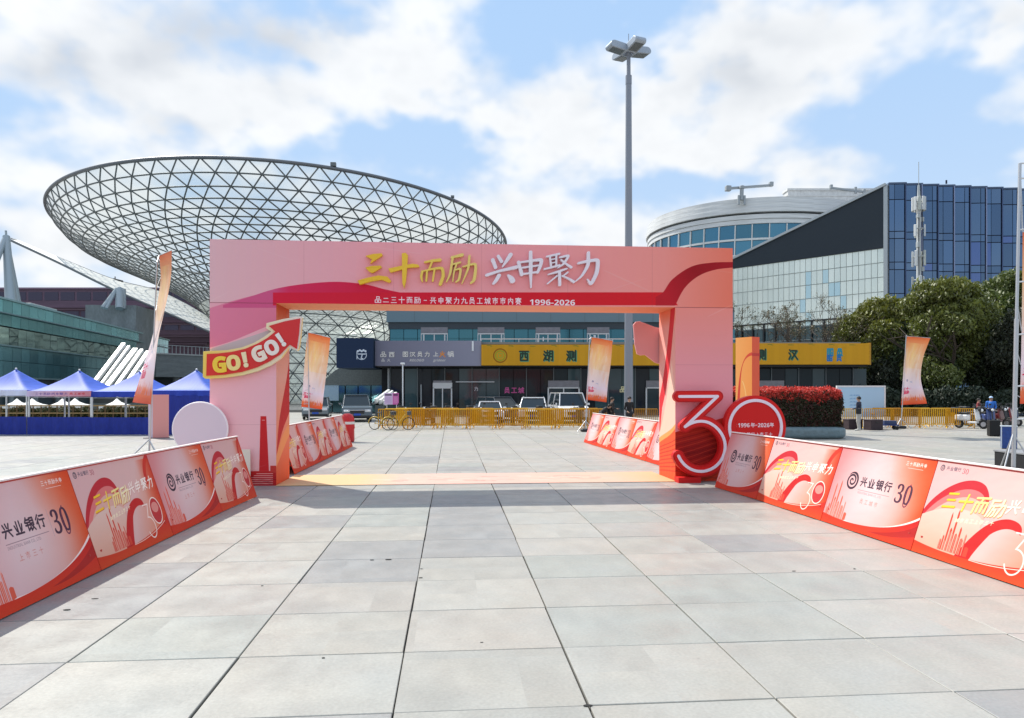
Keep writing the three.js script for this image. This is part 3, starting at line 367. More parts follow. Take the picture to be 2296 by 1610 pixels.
const postA = (v) => canvasTex(1024, 620, (x, w, h) => {
  let g = x.createLinearGradient(0, 0, w, h * .5); g.addColorStop(0, '#d67f80'); g.addColorStop(.45, '#dfb0b0'); g.addColorStop(.78, '#de8c78'); g.addColorStop(1, '#d8481f'); x.fillStyle = g; x.fillRect(0, 0, w, h);
  g = x.createRadialGradient(w * .5, h * .55, 20, w * .5, h * .55, w * .5); g.addColorStop(0, 'rgba(226,198,198,.92)'); g.addColorStop(.6, 'rgba(224,186,185,.5)'); g.addColorStop(1, 'rgba(224,180,178,0)'); x.fillStyle = g; x.fillRect(0, 0, w, h);
  g = x.createRadialGradient(w, 0, 10, w, 0, w * .42); g.addColorStop(0, 'rgba(222,66,22,.95)'); g.addColorStop(1, 'rgba(228,100,56,0)'); x.fillStyle = g; x.fillRect(0, 0, w, h);
  skyline(x, w * .02, h * .92, w * .34, '#dd5a44', '#f4d3cb');
  x.fillStyle = '#f6ddd6'; x.beginPath(); x.moveTo(w * .28, h * .905); x.bezierCurveTo(w * .5, h * .93, w * .82, h * .86, w * 1.02, h * .62); x.lineTo(w * 1.02, h); x.lineTo(0, h); x.fill();
  g = x.createLinearGradient(0, h * .7, 0, h); g.addColorStop(0, '#c01c1a'); g.addColorStop(.5, '#cf2c1e'); g.addColorStop(1, '#d63c1c'); x.fillStyle = g; x.beginPath(); x.moveTo(0, h * .885); x.bezierCurveTo(w * .42, h * .965, w * .82, h * .88, w * 1.02, h * .65); x.lineTo(w * 1.02, h); x.lineTo(0, h); x.fill();
  x.fillStyle = 'rgba(150,24,30,.55)'; x.beginPath(); x.moveTo(w * .55, h * .95); x.bezierCurveTo(w * .8, h * .9, w * .92, h * .82, w, h * .74); x.lineTo(w, h * .86); x.bezierCurveTo(w * .85, h * .93, w * .7, h * .96, w * .55, h * .95); x.fill();
  swirl(x, w * .23, h * .41, w * .062, '#3a2836');
  x.strokeStyle = '#42303e'; write(x, '兴业银行', w * .325, h * .335, w * .077, w * .0098, 1.14);
  x.strokeStyle = '#8c6a72'; x.lineWidth = 3; x.beginPath(); x.moveTo(w * .325, h * .505); x.lineTo(w * .665, h * .505); x.stroke();
  x.fillStyle = '#9a7880'; x.font = `${w * .021}px sans-serif`; x.fillText('INDUSTRIAL BANK CO., LTD.', w * .327, h * .548);
  x.strokeStyle = '#b99aa0'; x.lineWidth = 3; x.beginPath(); x.moveTo(w * .7, h * .32); x.lineTo(w * .7, h * .56); x.stroke();
  x.fillStyle = '#4a2c40'; x.font = `bold ${w * .165}px serif`; x.save(); x.translate(w * .715, h * .55); x.scale(.86, 1.1); x.fillText('30', 0, 0); x.restore();
  x.strokeStyle = '#6a2d48'; x.lineWidth = w * .008; x.beginPath(); x.ellipse(w * .838, h * .45, w * .028, h * .13, .12, 0, 4.4); x.stroke();
  x.strokeStyle = '#f8e4dd'; write(x, '三十而励兴申', w * .73, h * .07, w * .03, w * .003, 1.1); x.lineWidth = 2; x.beginPath(); x.moveTo(w * .76, h * .145); x.lineTo(w * .9, h * .145); x.stroke();
  x.strokeStyle = 'rgba(206,120,110,.75)'; write(x, v ? '员工城市' : '上市三十', w * .38, h * .6, w * .038, w * .0035, 1.4);
});
const postB = canvasTex(1024, 620, (x, w, h) => {
  let g = x.createLinearGradient(0, 0, w, h); g.addColorStop(0, '#dcaaa8'); g.addColorStop(.6, '#dfb2ab'); g.addColorStop(1, '#da6a42'); x.fillStyle = g; x.fillRect(0, 0, w, h);
  // red and pink ribbon arching over the calligraphy
  const rib = (c, o) => { x.fillStyle = c; x.beginPath(); x.moveTo(-w * .02, h * (.62 + o)); x.bezierCurveTo(w * .06, h * (.28 + o), w * .3, h * (.08 + o), w * .42, h * (.2 + o)); x.bezierCurveTo(w * .47, h * (.27 + o), w * .48, h * (.36 + o), w * .47, h * (.44 + o)); x.bezierCurveTo(w * .4, h * (.3 + o), w * .2, h * (.34 + o), -w * .02, h * (.8 + o)); x.fill(); };
  rib('#bf2430', 0); rib('#dc7472', .09); rib('#dea898', .17);
  g = x.createLinearGradient(0, h * .5, 0, h); g.addColorStop(0, '#e2bcae'); g.addColorStop(1, '#df9d84'); x.fillStyle = g; x.beginPath(); x.moveTo(0, h * .6); x.bezierCurveTo(w * .2, h * .42, w * .4, h * .44, w * .46, h * .52); x.lineTo(w * .46, h * .9); x.lineTo(0, h * .95); x.fill();
  // S-shaped red road
  x.fillStyle = '#c21f20'; x.beginPath(); x.moveTo(w * .34, h * .92); x.bezierCurveTo(w * .42, h * .7, w * .5, h * .48, w * .64, h * .46); x.bezierCurveTo(w * .72, h * .46, w * .74, h * .52, w * .73, h * .58); x.bezierCurveTo(w * .68, h * .52, w * .6, h * .54, w * .54, h * .64); x.bezierCurveTo(w * .5, h * .74, w * .46, h * .86, w * .45, h * .92); x.fill();
  x.fillStyle = '#c62a2c'; x.beginPath(); x.moveTo(w * .86, h * .34); x.bezierCurveTo(w * .86, h * .16, w * .93, h * .04, w, 0); x.lineTo(w, h * .07); x.bezierCurveTo(w * .95, h * .1, w * .91, h * .2, w * .89, h * .36); x.fill();
  g = x.createLinearGradient(w * .8, 0, w, 0); g.addColorStop(0, 'rgba(214,70,36,0)'); g.addColorStop(1, 'rgba(208,52,26,.95)'); x.fillStyle = g; x.fillRect(w * .8, h * .06, w * .2, h);
  skyline(x, w * .2, h * .9, w * .3, '#d2422f', '#f3c6b4');
  g = x.createLinearGradient(0, h * .8, 0, h); g.addColorStop(0, '#c82a1e'); g.addColorStop(1, '#d8481e'); x.fillStyle = g; x.beginPath(); x.moveTo(0, h * .88); x.bezierCurveTo(w * .35, h * .96, w * .8, h * .9, w * 1.02, h * .74); x.lineTo(w * 1.02, h); x.lineTo(0, h); x.fill();
  x.strokeStyle = '#f5d8c8'; x.lineWidth = 4; x.beginPath(); x.moveTo(w * .45, h * .915); x.bezierCurveTo(w * .6, h * .92, w * .8, h * .88, w * .95, h * .8); x.stroke();
  // slanting calligraphy, yellow passing into cream
  x.save(); x.transform(1, -.12, -.22, 1, 0, 0); [...'三十而励'].forEach((c, i) => { x.strokeStyle = '#c8743c'; glyph(x, c, w * (.2 + i * .115) + 3, h * (.35 + .02 * i) + 4, w * .115, 16); x.strokeStyle = ['#f6c22c', '#f7cf4e', '#f6dc8e', '#f7e6b8'][i]; glyph(x, c, w * (.2 + i * .115), h * (.35 + .02 * i), w * .115, 13); });
  [...'兴申聚力'].forEach((c, i) => { x.strokeStyle = '#cf8f7c'; glyph(x, c, w * (.66 + i * .096) + 3, h * (.41 + .015 * i) + 4, w * .088, 11); x.strokeStyle = '#fbe9de'; glyph(x, c, w * (.66 + i * .096), h * (.41 + .015 * i), w * .088, 9); });
  x.strokeStyle = '#f7e6c0'; write(x, '城市员工上市三十', w * .36, h * .63, w * .028, 3.4, 1.25); x.restore();
  // small 30 in outline on a red disc, lower right
  x.fillStyle = '#c03034'; x.beginPath(); x.ellipse(w * .87, h * .66, w * .075, h * .15, 0, 0, 7); x.fill(); x.strokeStyle = '#f6dcd0'; x.lineWidth = 9; x.stroke(); x.fillStyle = '#e08a80'; x.beginPath(); x.ellipse(w * .87, h * .62, w * .05, h * .06, 0, 0, 7); x.fill();
  x.lineWidth = 9; x.beginPath(); x.moveTo(w * .7, h * .56); x.lineTo(w * .775, h * .56); x.lineTo(w * .73, h * .7); x.bezierCurveTo(w * .82, h * .7, w * .81, h * .93, w * .73, h * .93); x.bezierCurveTo(w * .7, h * .92, w * .69, h * .88, w * .685, h * .85); x.stroke();
  swirl(x, w * .052, h * .085, w * .018, '#4a4450'); x.strokeStyle = '#6d5a66'; write(x, '兴业银行', w * .085, h * .058, w * .028, 3.5, 1.08); x.fillStyle = '#a5384a'; x.font = `${w * .045}px serif`; x.fillText('30', w * .215, h * .115);
});
const BT = 1.14, BB = .38;
{
  const hyp = Math.hypot(BT, BB), lean = -Math.atan2(BB, BT);
  const edge = M('#d23a22', .55), inside = M('#b8332a', .65), white = M('#f4e8e4', .5);
  const sb = noiseTex(256, (u, v) => .5 + .5 * fbm(u * 4, v * 4, 7, 3), false), skin = [postA(0), postB, postA(1)].map((t) => P('#ffffff', .6, { map: t, specularIntensity: .5, bumpMap: sb, bumpScale: .014 }));
  const unit = (L, kind, name, label, group, p, turn) => {
    const o = thing(name, label, 'barrier board', p, turn, group), f = skin[kind];
    const t = .018;
    part('printed_panel', new THREE.BoxGeometry(L - .012, hyp, t).translate(0, hyp / 2, -t / 2), [edge, edge, white, edge, f, inside], o, [0, .012, 0], [lean, 0, 0]);
    part('back_panel', new THREE.BoxGeometry(L - .012, hyp, t).translate(0, hyp / 2, t / 2), [edge, edge, white, edge, inside, f], o, [0, .012, -2 * BB], [-lean, 0, 0]);
    part('ridge', rb(L - .012, .022, .05, 0, BT + .012, -BB, .008), white, o);
    part('spreader', [bx(.03, .03, 2 * BB - .12, -L / 2 + .12, .2, -BB), bx(.03, .03, 2 * BB - .12, L / 2 - .12, .2, -BB), bx(L - .3, .03, .03, 0, .62, -BB - .14)], inside, o);
    return o;
  };
  const kinds = ['white logo board with dark characters and a big 30', 'picture board with slanting gold calligraphy and red ribbon'];
  // near right row, from the arch towards the photographer
  const RZ = [[14.47, 12.74], [12.74, 10.58], [10.58, 8.48], [8.48, 6.42]], RX = [5.47, 5.6, 5.68, 5.73, 5.78];
  const rl = ['pink logo board touching the big 30 sign, first of the right row', 'picture board with gold calligraphy, second of the right row from the arch', 'pink logo board with dark characters and 30, third of the right row', 'picture board with gold calligraphy at the right edge, nearest of the right row'];
  RZ.forEach(([a, b], i) => { const L = Math.hypot(a - b, RX[i + 1] - RX[i]); unit(L, i % 2 ? 1 : (i ? 2 : 0), 'barrier_board', rl[i], 'printed barrier boards', [(RX[i] + RX[i + 1]) / 2, 0, -(a + b) / 2], -Math.PI / 2 + Math.atan2(RX[i + 1] - RX[i], a - b)); });
  const LZ = [[6.32, 8.3], [8.3, 10.24], [10.24, 12.2], [12.2, 13.9]], LX = [-3.93, -3.88, -3.83, -3.78, -3.67];
  const ll = ['shaded logo board at the left edge, nearest of the left row', 'shaded picture board with gold calligraphy, second nearest of the left row', 'shaded logo board with round swirl, third of the left row', 'shaded picture board at the arch foot, last of the left row'];
  LZ.forEach(([a, b], i) => { const L = Math.hypot(a - b, LX[i + 1] - LX[i]); unit(L, i % 2, 'barrier_board', ll[i], 'printed barrier boards', [(LX[i] + LX[i + 1]) / 2, 0, -(a + b) / 2], Math.PI / 2 - Math.atan2(LX[i + 1] - LX[i], b - a)); });
  const ord = ['nearest', 'second', 'third', 'fourth', 'farthest'];
  for (let i = 0; i < 5; i++) { const L = 1.74, z = 17.6 + L * (i + .5); unit(L, (i + 1) % 2, 'barrier_board', `shaded pink board seen through the arch on the left, ${ord[i]} of five`, 'printed barrier boards', [-3.74 + i * .04, 0, -z], Math.PI / 2 - .022); }
  for (let i = 0; i < 5; i++) { const L = 1.94, z = 18.1 + L * (i + .5); unit(L, i % 2 ? 1 : 0, 'barrier_board', `sunlit pink board seen through the arch on the right, ${ord[i]} of five`, 'printed barrier boards', [5.58 - i * .085, 0, -z], -Math.PI / 2 + .042); }
}
// ------------------------------------------------------------------ flags
const flagTex = canvasTex(512, 1600, (x, w, h) => {
  const g = x.createLinearGradient(0, 0, 0, h); [[0, '#e86a30'], [.07, '#ef8a50'], [.3, '#f4c494'], [.45, '#f3d0b8'], [.62, '#f1d8d4'], [.78, '#eed8e4'], [.9, '#f0c4c0'], [.93, '#ea7a4a'], [1, '#e04a1c']].forEach(([t, c]) => g.addColorStop(t, c)); x.fillStyle = g; x.fillRect(0, 0, w, h);
  const g2 = x.createLinearGradient(0, 0, w, 0); g2.addColorStop(0, 'rgba(248,206,110,.0)'); g2.addColorStop(.4, 'rgba(250,214,130,.5)'); g2.addColorStop(1, 'rgba(240,150,100,.18)'); x.fillStyle = g2; x.fillRect(0, h * .1, w, h * .4);
  let s = 5; const r = () => (s = (s * 16807) % 2147483647) / 2147483647;
  for (let i = 0; i < 46; i++) { x.fillStyle = `rgba(${r() > .4 ? '240,170,130' : '252,232,222'},${.1 + r() * .16})`; const a = r() * w, b = h * (.15 + r() * .55); x.beginPath(); x.ellipse(a, b, 8 + r() * 26, 60 + r() * 160, .05, 0, 7); x.fill(); }
  for (let i = 0; i < 26; i++) { x.fillStyle = i % 3 ? '#e56a3c' : '#d98a90'; const a = w * (.05 + r() * .9), hh = h * (.015 + r() * .075); x.beginPath(); x.moveTo(a - 14, h * .95); x.lineTo(a - 4 + r() * 20, h * .95 - hh); x.lineTo(a + 16, h * .95); x.fill(); }
  swirl(x, w * .27, h * .685, w * .045, '#46538a'); x.strokeStyle = '#9aa6c8'; write(x, '兴业', w * .42, h * .695, w * .06, 4, 1.1);
  x.save(); x.transform(1, -.18, -.1, 1, w * .08, h * .05); x.strokeStyle = '#d8345e'; write(x, '三十', w * .2, h * .745, w * .15, 17, 1.05); write(x, '而励', w * .26, h * .795, w * .13, 14, 1.05); x.strokeStyle = '#e8a0b8'; write(x, '员工', w * .5, h * .765, w * .07, 6, 1.05); x.restore();
});
const cloth = P('#ffffff', .75, { map: flagTex, transmission: .3, thickness: 0, side: THREE.DoubleSide, sheen: .3, sheenRoughness: .5 });
const steel = M([.52, .53, .55], .42, { metalness: .75 }), whitePaint = M([.72, .73, .75], .45);
function ruled(L, R, nu, nv, wave) { // cloth between two edges given as points top to bottom
  const cl = new THREE.CatmullRomCurve3(L), cr = new THREE.CatmullRomCurve3(R), pos = [], uv = [], idx = [];
  for (let j = 0; j <= nv; j++) { const a = cl.getPoint(j / nv), b = cr.getPoint(j / nv), n = b.clone().sub(a).cross(UP).normalize(); for (let i = 0; i <= nu; i++) { const t = i / nu, p = a.clone().lerp(b, t).addScaledVector(n, wave(t, j / nv)); pos.push(p.x, p.y, p.z); uv.push(t, 1 - j / nv); } }
  for (let j = 0; j < nv; j++) for (let i = 0; i < nu; i++) { const k = j * (nu + 1) + i; idx.push(k, k + nu + 1, k + 1, k + 1, k + nu + 1, k + nu + 2); }
  const g = new THREE.BufferGeometry(); g.setAttribute('position', new THREE.Float32BufferAttribute(pos, 3)); g.setAttribute('uv', new THREE.Float32BufferAttribute(uv, 2)); g.setIndex(idx); g.computeVertexNormals(); return g;
}
function flag(label, d, pole, L, R, o2 = {}) {
  const base = gnd(pole[2], CY + EYE * FOC / d), o = thing('feather_flag', label, 'flag', base, 0, 'orange advertising flags on tall poles'), loc = (p) => p.sub(base);
  const top = loc(at(pole[0], pole[1], d)), r = o2.r ?? .028;
  part('pole', [bar([0, .02, 0], top.clone().multiplyScalar(.5), r, 10), bar(top.clone().multiplyScalar(.5), top, r * .72, 10)], steel, o);
  const pl = (e) => e.map(([x, y, dd]) => loc(at(x, y, d + (dd ?? 0))));
  const l = pl(L), rt = pl(R);
  part('banner', ruled(l, rt, 14, 40, o2.wave ?? ((t, v) => Math.sin(t * 4.2 + v * 5) * .05 * t + Math.sin(t * 9 + v * 2) * .022 * (.3 + v))), cloth, o);
  const ties = []; for (let i = 0; i < 6; i++) { const y = lerp(top.y, l[l.length - 1].y, i / 5.2), t = y / top.y, q = top.clone().multiplyScalar(t), c = new THREE.CatmullRomCurve3(l).getPoint(Math.min(1, i / 5.2)); if (q.distanceTo(c) < .9) ties.push(bar(q, c, .012, 5)); }
  ties.push(bar(top, l[0], .016, 6), bar(l[0], rt[0], .014, 6));
  parts('tie_rod', ties, steel, o);
  parts('foot', [0, 1, 2].map((k) => { const a = k * 2.094 + .6; return bar([0, .55 * (o2.f ?? 1), 0], [Math.cos(a) * .5, .02, Math.sin(a) * .5], .018); }), steel, o);
  part('weight', [new THREE.TorusGeometry(.2, .075, 8, 20).rotateX(Math.PI / 2).translate(0, .08, 0)], M('#1d1d22', .6), o);
  return o;
}
flag('twisted orange flag seen edge-on beside the left of the pink arch', 21.5, [352, 588, 334], [[357, 573, .35], [360, 625, .38], [351, 690, .45], [344, 745, .45], [321, 822, .4], [297, 902, .38]], [[385, 561, -.35], [383, 622, -.38], [370, 692, -.45], [356, 752, -.45], [346, 832, -.42], [338, 907, -.38]], { wave: () => 0 });
flag('slim orange flag standing before the steel lattice funnel in the left of the arch opening', 30, [690, 742, 694], [[690, 745], [684, 800], [680, 860], [676, 912]], [[740, 757], [735, 810], [728, 870], [722, 918]]);
flag('orange flag in the middle of the plaza just left of the tall mast', 35.5, [1322, 760, 1313], [[1327, 756], [1322, 800], [1317, 850], [1314, 896]], [[1374, 764], [1370, 810], [1363, 860], [1360, 902]]);
flag('orange flag with curved right edge before the dark trees', 38.5, [2032, 752, 2020], [[2034, 754], [2028, 800], [2024, 850], [2020, 908]], [[2087, 758], [2070, 805], [2064, 850], [2079, 905]]);
{
  const d = 17.2, o = flag('tall grey flagpole with crimson and orange banner at the right edge of the photograph', d, [2287, 366, 2272], [[2293, 520], [2292, 640], [2290, 780], [2287, 905]], [[2400, 500, .4], [2398, 640, .4], [2396, 780, .5], [2392, 910, .4]], { r: .05, wave: (t, v) => Math.sin(t * 6 + v * 3) * .06 * t, f: 1.8 });
  const b = o.position, rungs = [[366, 2330], [400, 2310], [515, 2300], [632, 2300], [750, 2300], [866, 2300], [940, 2296]].map(([y, x]) => bar(at(lerp(2287, 2272, (y - 366) / 712), y, d).sub(b), at(x, y - 1, d).sub(b), .022));
  parts('rung', rungs, whitePaint, o);
}
// ------------------------------------------------------------------ marquees on the left
const blueFab = P('#3762cf', .58, { specularIntensity: .6, sheen: .25, sheenRoughness: .4, sheenColor: new THREE.Color('#cdd8ff'), map: streak }), skirtFab = M('#16309c', .7, { map: streak });
const legM = M([.62, .63, .64], .4, { metalness: .5 });
{
  const D = 33, S = 3.0, top = 2.05;
  const canopy = (() => { const n = 24, p = [], uv = [], ix = []; for (let j = 0; j <= n; j++) for (let i = 0; i <= n; i++) { const x = i / n * 2 - 1, z = j / n * 2 - 1, m = Math.max(Math.abs(x), Math.abs(z)); p.push(x * S / 2, top + 1.0 * Math.pow(1 - m, 1.45) + .02 * Math.sin(x * 9) * m * (1 - m), z * S / 2 - S / 2); uv.push(i / n, j / n); } for (let j = 0; j < n; j++) for (let i = 0; i < n; i++) { const k = j * (n + 1) + i; ix.push(k, k + n + 1, k + 1, k + 1, k + n + 1, k + n + 2); } const g = new THREE.BufferGeometry(); g.setAttribute('position', new THREE.Float32BufferAttribute(p, 3)); g.setAttribute('uv', new THREE.Float32BufferAttribute(uv, 2)); g.setIndex(ix); g.computeVertexNormals(); return g; })();
  const drape = (w, h, seedv) => { const n = 40, p = [], uv = [], ix = []; for (let j = 0; j <= 4; j++) for (let i = 0; i <= n; i++) { const t = i / n, v = j / 4; p.push((t - .5) * w, (1 - v) * h, .035 * Math.sin(t * 38 + seedv) * (.25 + v) + .03 * Math.sin(t * 17 + seedv * 2) * v); uv.push(t, 1 - v); } for (let j = 0; j < 4; j++) for (let i = 0; i < n; i++) { const k = j * (n + 1) + i; ix.push(k, k + n + 1, k + 1, k + 1, k + n + 1, k + n + 2); } const g = new THREE.BufferGeometry(); g.setAttribute('position', new THREE.Float32BufferAttribute(p, 3)); g.setAttribute('uv', new THREE.Float32BufferAttribute(uv, 2)); g.setIndex(ix); g.computeVertexNormals(); return g; };
  const printed = M('#ffffff', .6, { side: THREE.DoubleSide, map: canvasTex(512, 64, (x, w, h) => { const g = x.createLinearGradient(0, 0, w, 0); g.addColorStop(0, '#c9b8d6'); g.addColorStop(.5, '#d3a2b4'); g.addColorStop(1, '#cf7f8e'); x.fillStyle = g; x.fillRect(0, 0, w, h); x.strokeStyle = '#7a5a9a'; write(x, '三十而励兴申聚力', 60, 18, 30, 4, 1.1); x.strokeStyle = '#c23a4a'; write(x, '员工城市', 340, 18, 28, 4, 1.1); }) });
  const pale = M('#cfd3ea', .6, { side: THREE.DoubleSide }), blueV = M('#1b3aa8', .65, { side: THREE.DoubleSide });
  skirtFab.side = THREE.DoubleSide; blueFab.side = THREE.DoubleSide;
  const lab = ['blue pop-up marquee at the left edge with pale valance', 'blue pop-up marquee with pink printed valance, second from the left', 'blue pop-up marquee behind the twisted flag, third from the left', 'blue pop-up marquee with closed blue front wall beside the arch'];
  [-86, 60, 203, 334].forEach((x, i) => {
    const c = at(x + 73, CY, D), o = thing('marquee', lab[i], 'marquee', [c.x, 0, c.z], -YAW + [.02, -.015, .012, -.02][i], 'blue pop-up marquees'); o.scale.y = [1.01, .99, .975, 1][i];
    part('canopy', canopy, blueFab, o);
    part('finial', new THREE.SphereGeometry(.05, 10, 8), whitePaint, o, [0, top + 1.02, -S / 2]);
    part('valance', [drape(S, .26, i).translate(0, top - .26, .01)], [pale, printed, blueV, blueV][i], o);
    part('valance', [drape(S, .26, i + 3).translate(0, top - .26, -S - .01), drape(S, .26, i + 5).rotateY(Math.PI / 2).translate(-S / 2 - .01, top - .26, -S / 2), drape(S, .26, i + 6).rotateY(Math.PI / 2).translate(S / 2 + .01, top - .26, -S / 2)], blueV, o);
    for (const [a, b] of [[-1, 0], [1, 0], [-1, -1], [1, -1]]) part('leg', bx(.06, top, .06, a * (S / 2 - .05), top / 2, b * (S - .1) - .06), legM, o);
    part('truss', [bar([-S / 2, top - .05, -.06], [0, top - .3, -.06], .014), bar([0, top - .3, -.06], [S / 2, top - .05, -.06], .014), bar([-S / 2, top - .3, -.06], [S / 2, top - .3, -.06], .012), bar([-S / 2, top - .1, -S + .1], [S / 2, top - .1, -S + .1], .012)], legM, o);
    if (i < 3) part('skirt', drape(S - .04, .82, i * 3).translate(0, .01, .03), skirtFab, o);
    else { part('front_wall', drape(S - .04, top - .24, 9).translate(0, .01, .02), skirtFab, o); part('side_wall', drape(S - .04, top - .24, 4).rotateY(Math.PI / 2).translate(-S / 2 + .03, .01, -S / 2), skirtFab, o); }
    if (i < 3) part('table', [rb(2.2, .04, .6, 0, .76, -.5, .01), bx(.04, .76, .04, -1.0, .38, -.5), bx(.04, .76, .04, 1.0, .38, -.5)], M('#d9dbe0', .6), o);
  });
  const c = at(346, CY, 30.5), b = thing('pink_board', 'tall plain pink folding board before the blue marquees', 'display board', [c.x, 0, c.z], -YAW);
  part('front_face', bx(.62, 1.86, .03, .25, .94, 0), M('#d9948f', .6), b, [0, 0, 0], [0, .5, 0]); part('side_face', bx(.36, 1.86, .03, -.18, .94, 0), M('#cdbccb', .6), b, [0, 0, 0], [0, -.45, 0]); part('foot', bx(.9, .03, .5, .05, .015, -.1), M('#6d5f66', .7), b);
}
// ------------------------------------------------------------------ crowd railings
const yellow = [M([.62, .31, .008], .3, { metalness: .5 }), M([.5, .23, .008], .35, { metalness: .5 }), M([.72, .42, .03], .28, { metalness: .55 })];
{
  const rail = (L) => { const f = [bar([-L / 2, 1.06, 0], [L / 2, 1.06, 0], .022, 8), bar([-L / 2, .2, 0], [L / 2, .2, 0], .02, 8), bar([-L / 2, .02, 0], [-L / 2, 1.06, 0], .022, 8), bar([L / 2, .02, 0], [L / 2, 1.06, 0], .022, 8)], b = []; const n = Math.round(L / .11); for (let i = 1; i < n; i++) b.push(bar([-L / 2 + L * i / n, .2, 0], [-L / 2 + L * i / n, 1.06, 0], .023, 6)); const ft = [-1, 1].map((s) => tube([[s * L * .38, .2, 0], [s * L * .38, .1, .12], [s * L * .38, .02, .3]], .018, 6, 6)).concat([-1, 1].map((s) => tube([[s * L * .38, .2, 0], [s * L * .38, .1, -.12], [s * L * .38, .02, -.3]], .018, 6, 6))); return [merge(f), merge(b), merge(ft)]; };
  const R = rail(1.55), where = [];
  for (let i = 0; i < 8; i++) where.push([848 + 66 * (i + .5), 38 + rr(-.2, .2), rr(-.06, .06), `yellow crowd railing in the middle row, ${['first', 'second', 'third', 'fourth', 'fifth', 'sixth', 'seventh', 'eighth'][i]} from the left`]);
  for (let i = 0; i < 6; i++) where.push([880 + 78 * (i + .5), 40.2 + rr(-.4, .4), rr(-.14, .14), `yellow crowd railing stacked behind the middle row, ${['first', 'second', 'third', 'fourth', 'fifth', 'sixth'][i]} from the left`]);
  for (let i = 0; i < 8; i++) where.push([862 + 64 * (i + .5), 39.1 + rr(-.2, .2), rr(-.2, .2), `yellow crowd railing in the second middle row, ${['first', 'second', 'third', 'fourth', 'fifth', 'sixth', 'seventh', 'eighth'][i]} from the left`]);
  [[1442, 38.5, .1, 'yellow crowd railing beside the right arch post near the standing people'], [1906, 39, .2, 'yellow crowd railing just right of the red hedge']].forEach((e) => where.push(e));
  for (let i = 0; i < 4; i++) where.push([1940 + 61 * (i + .5), 39 + rr(-.15, .15), rr(-.05, .05), `yellow crowd railing in the right row before the trees, ${['first', 'second', 'third', 'fourth'][i]} from the left`]);
  for (let i = 0; i < 3; i++) where.push([1955 + 66 * (i + .5), 40.6 + rr(-.3, .3), rr(-.12, .12), `yellow crowd railing leaning behind the right row, ${['first', 'second', 'third'][i]} from the left`]);
  where.forEach(([x, d, t, label], i) => { const p = at(x, CY, d), o = thing('crowd_railing', label, 'railing', [p.x, 0, p.z], -YAW + t, 'yellow crowd railings'), m = yellow[i % 3]; part('frame', R[0], m, o); part('bars', R[1], m, o); part('foot', R[2], m, o); });
}
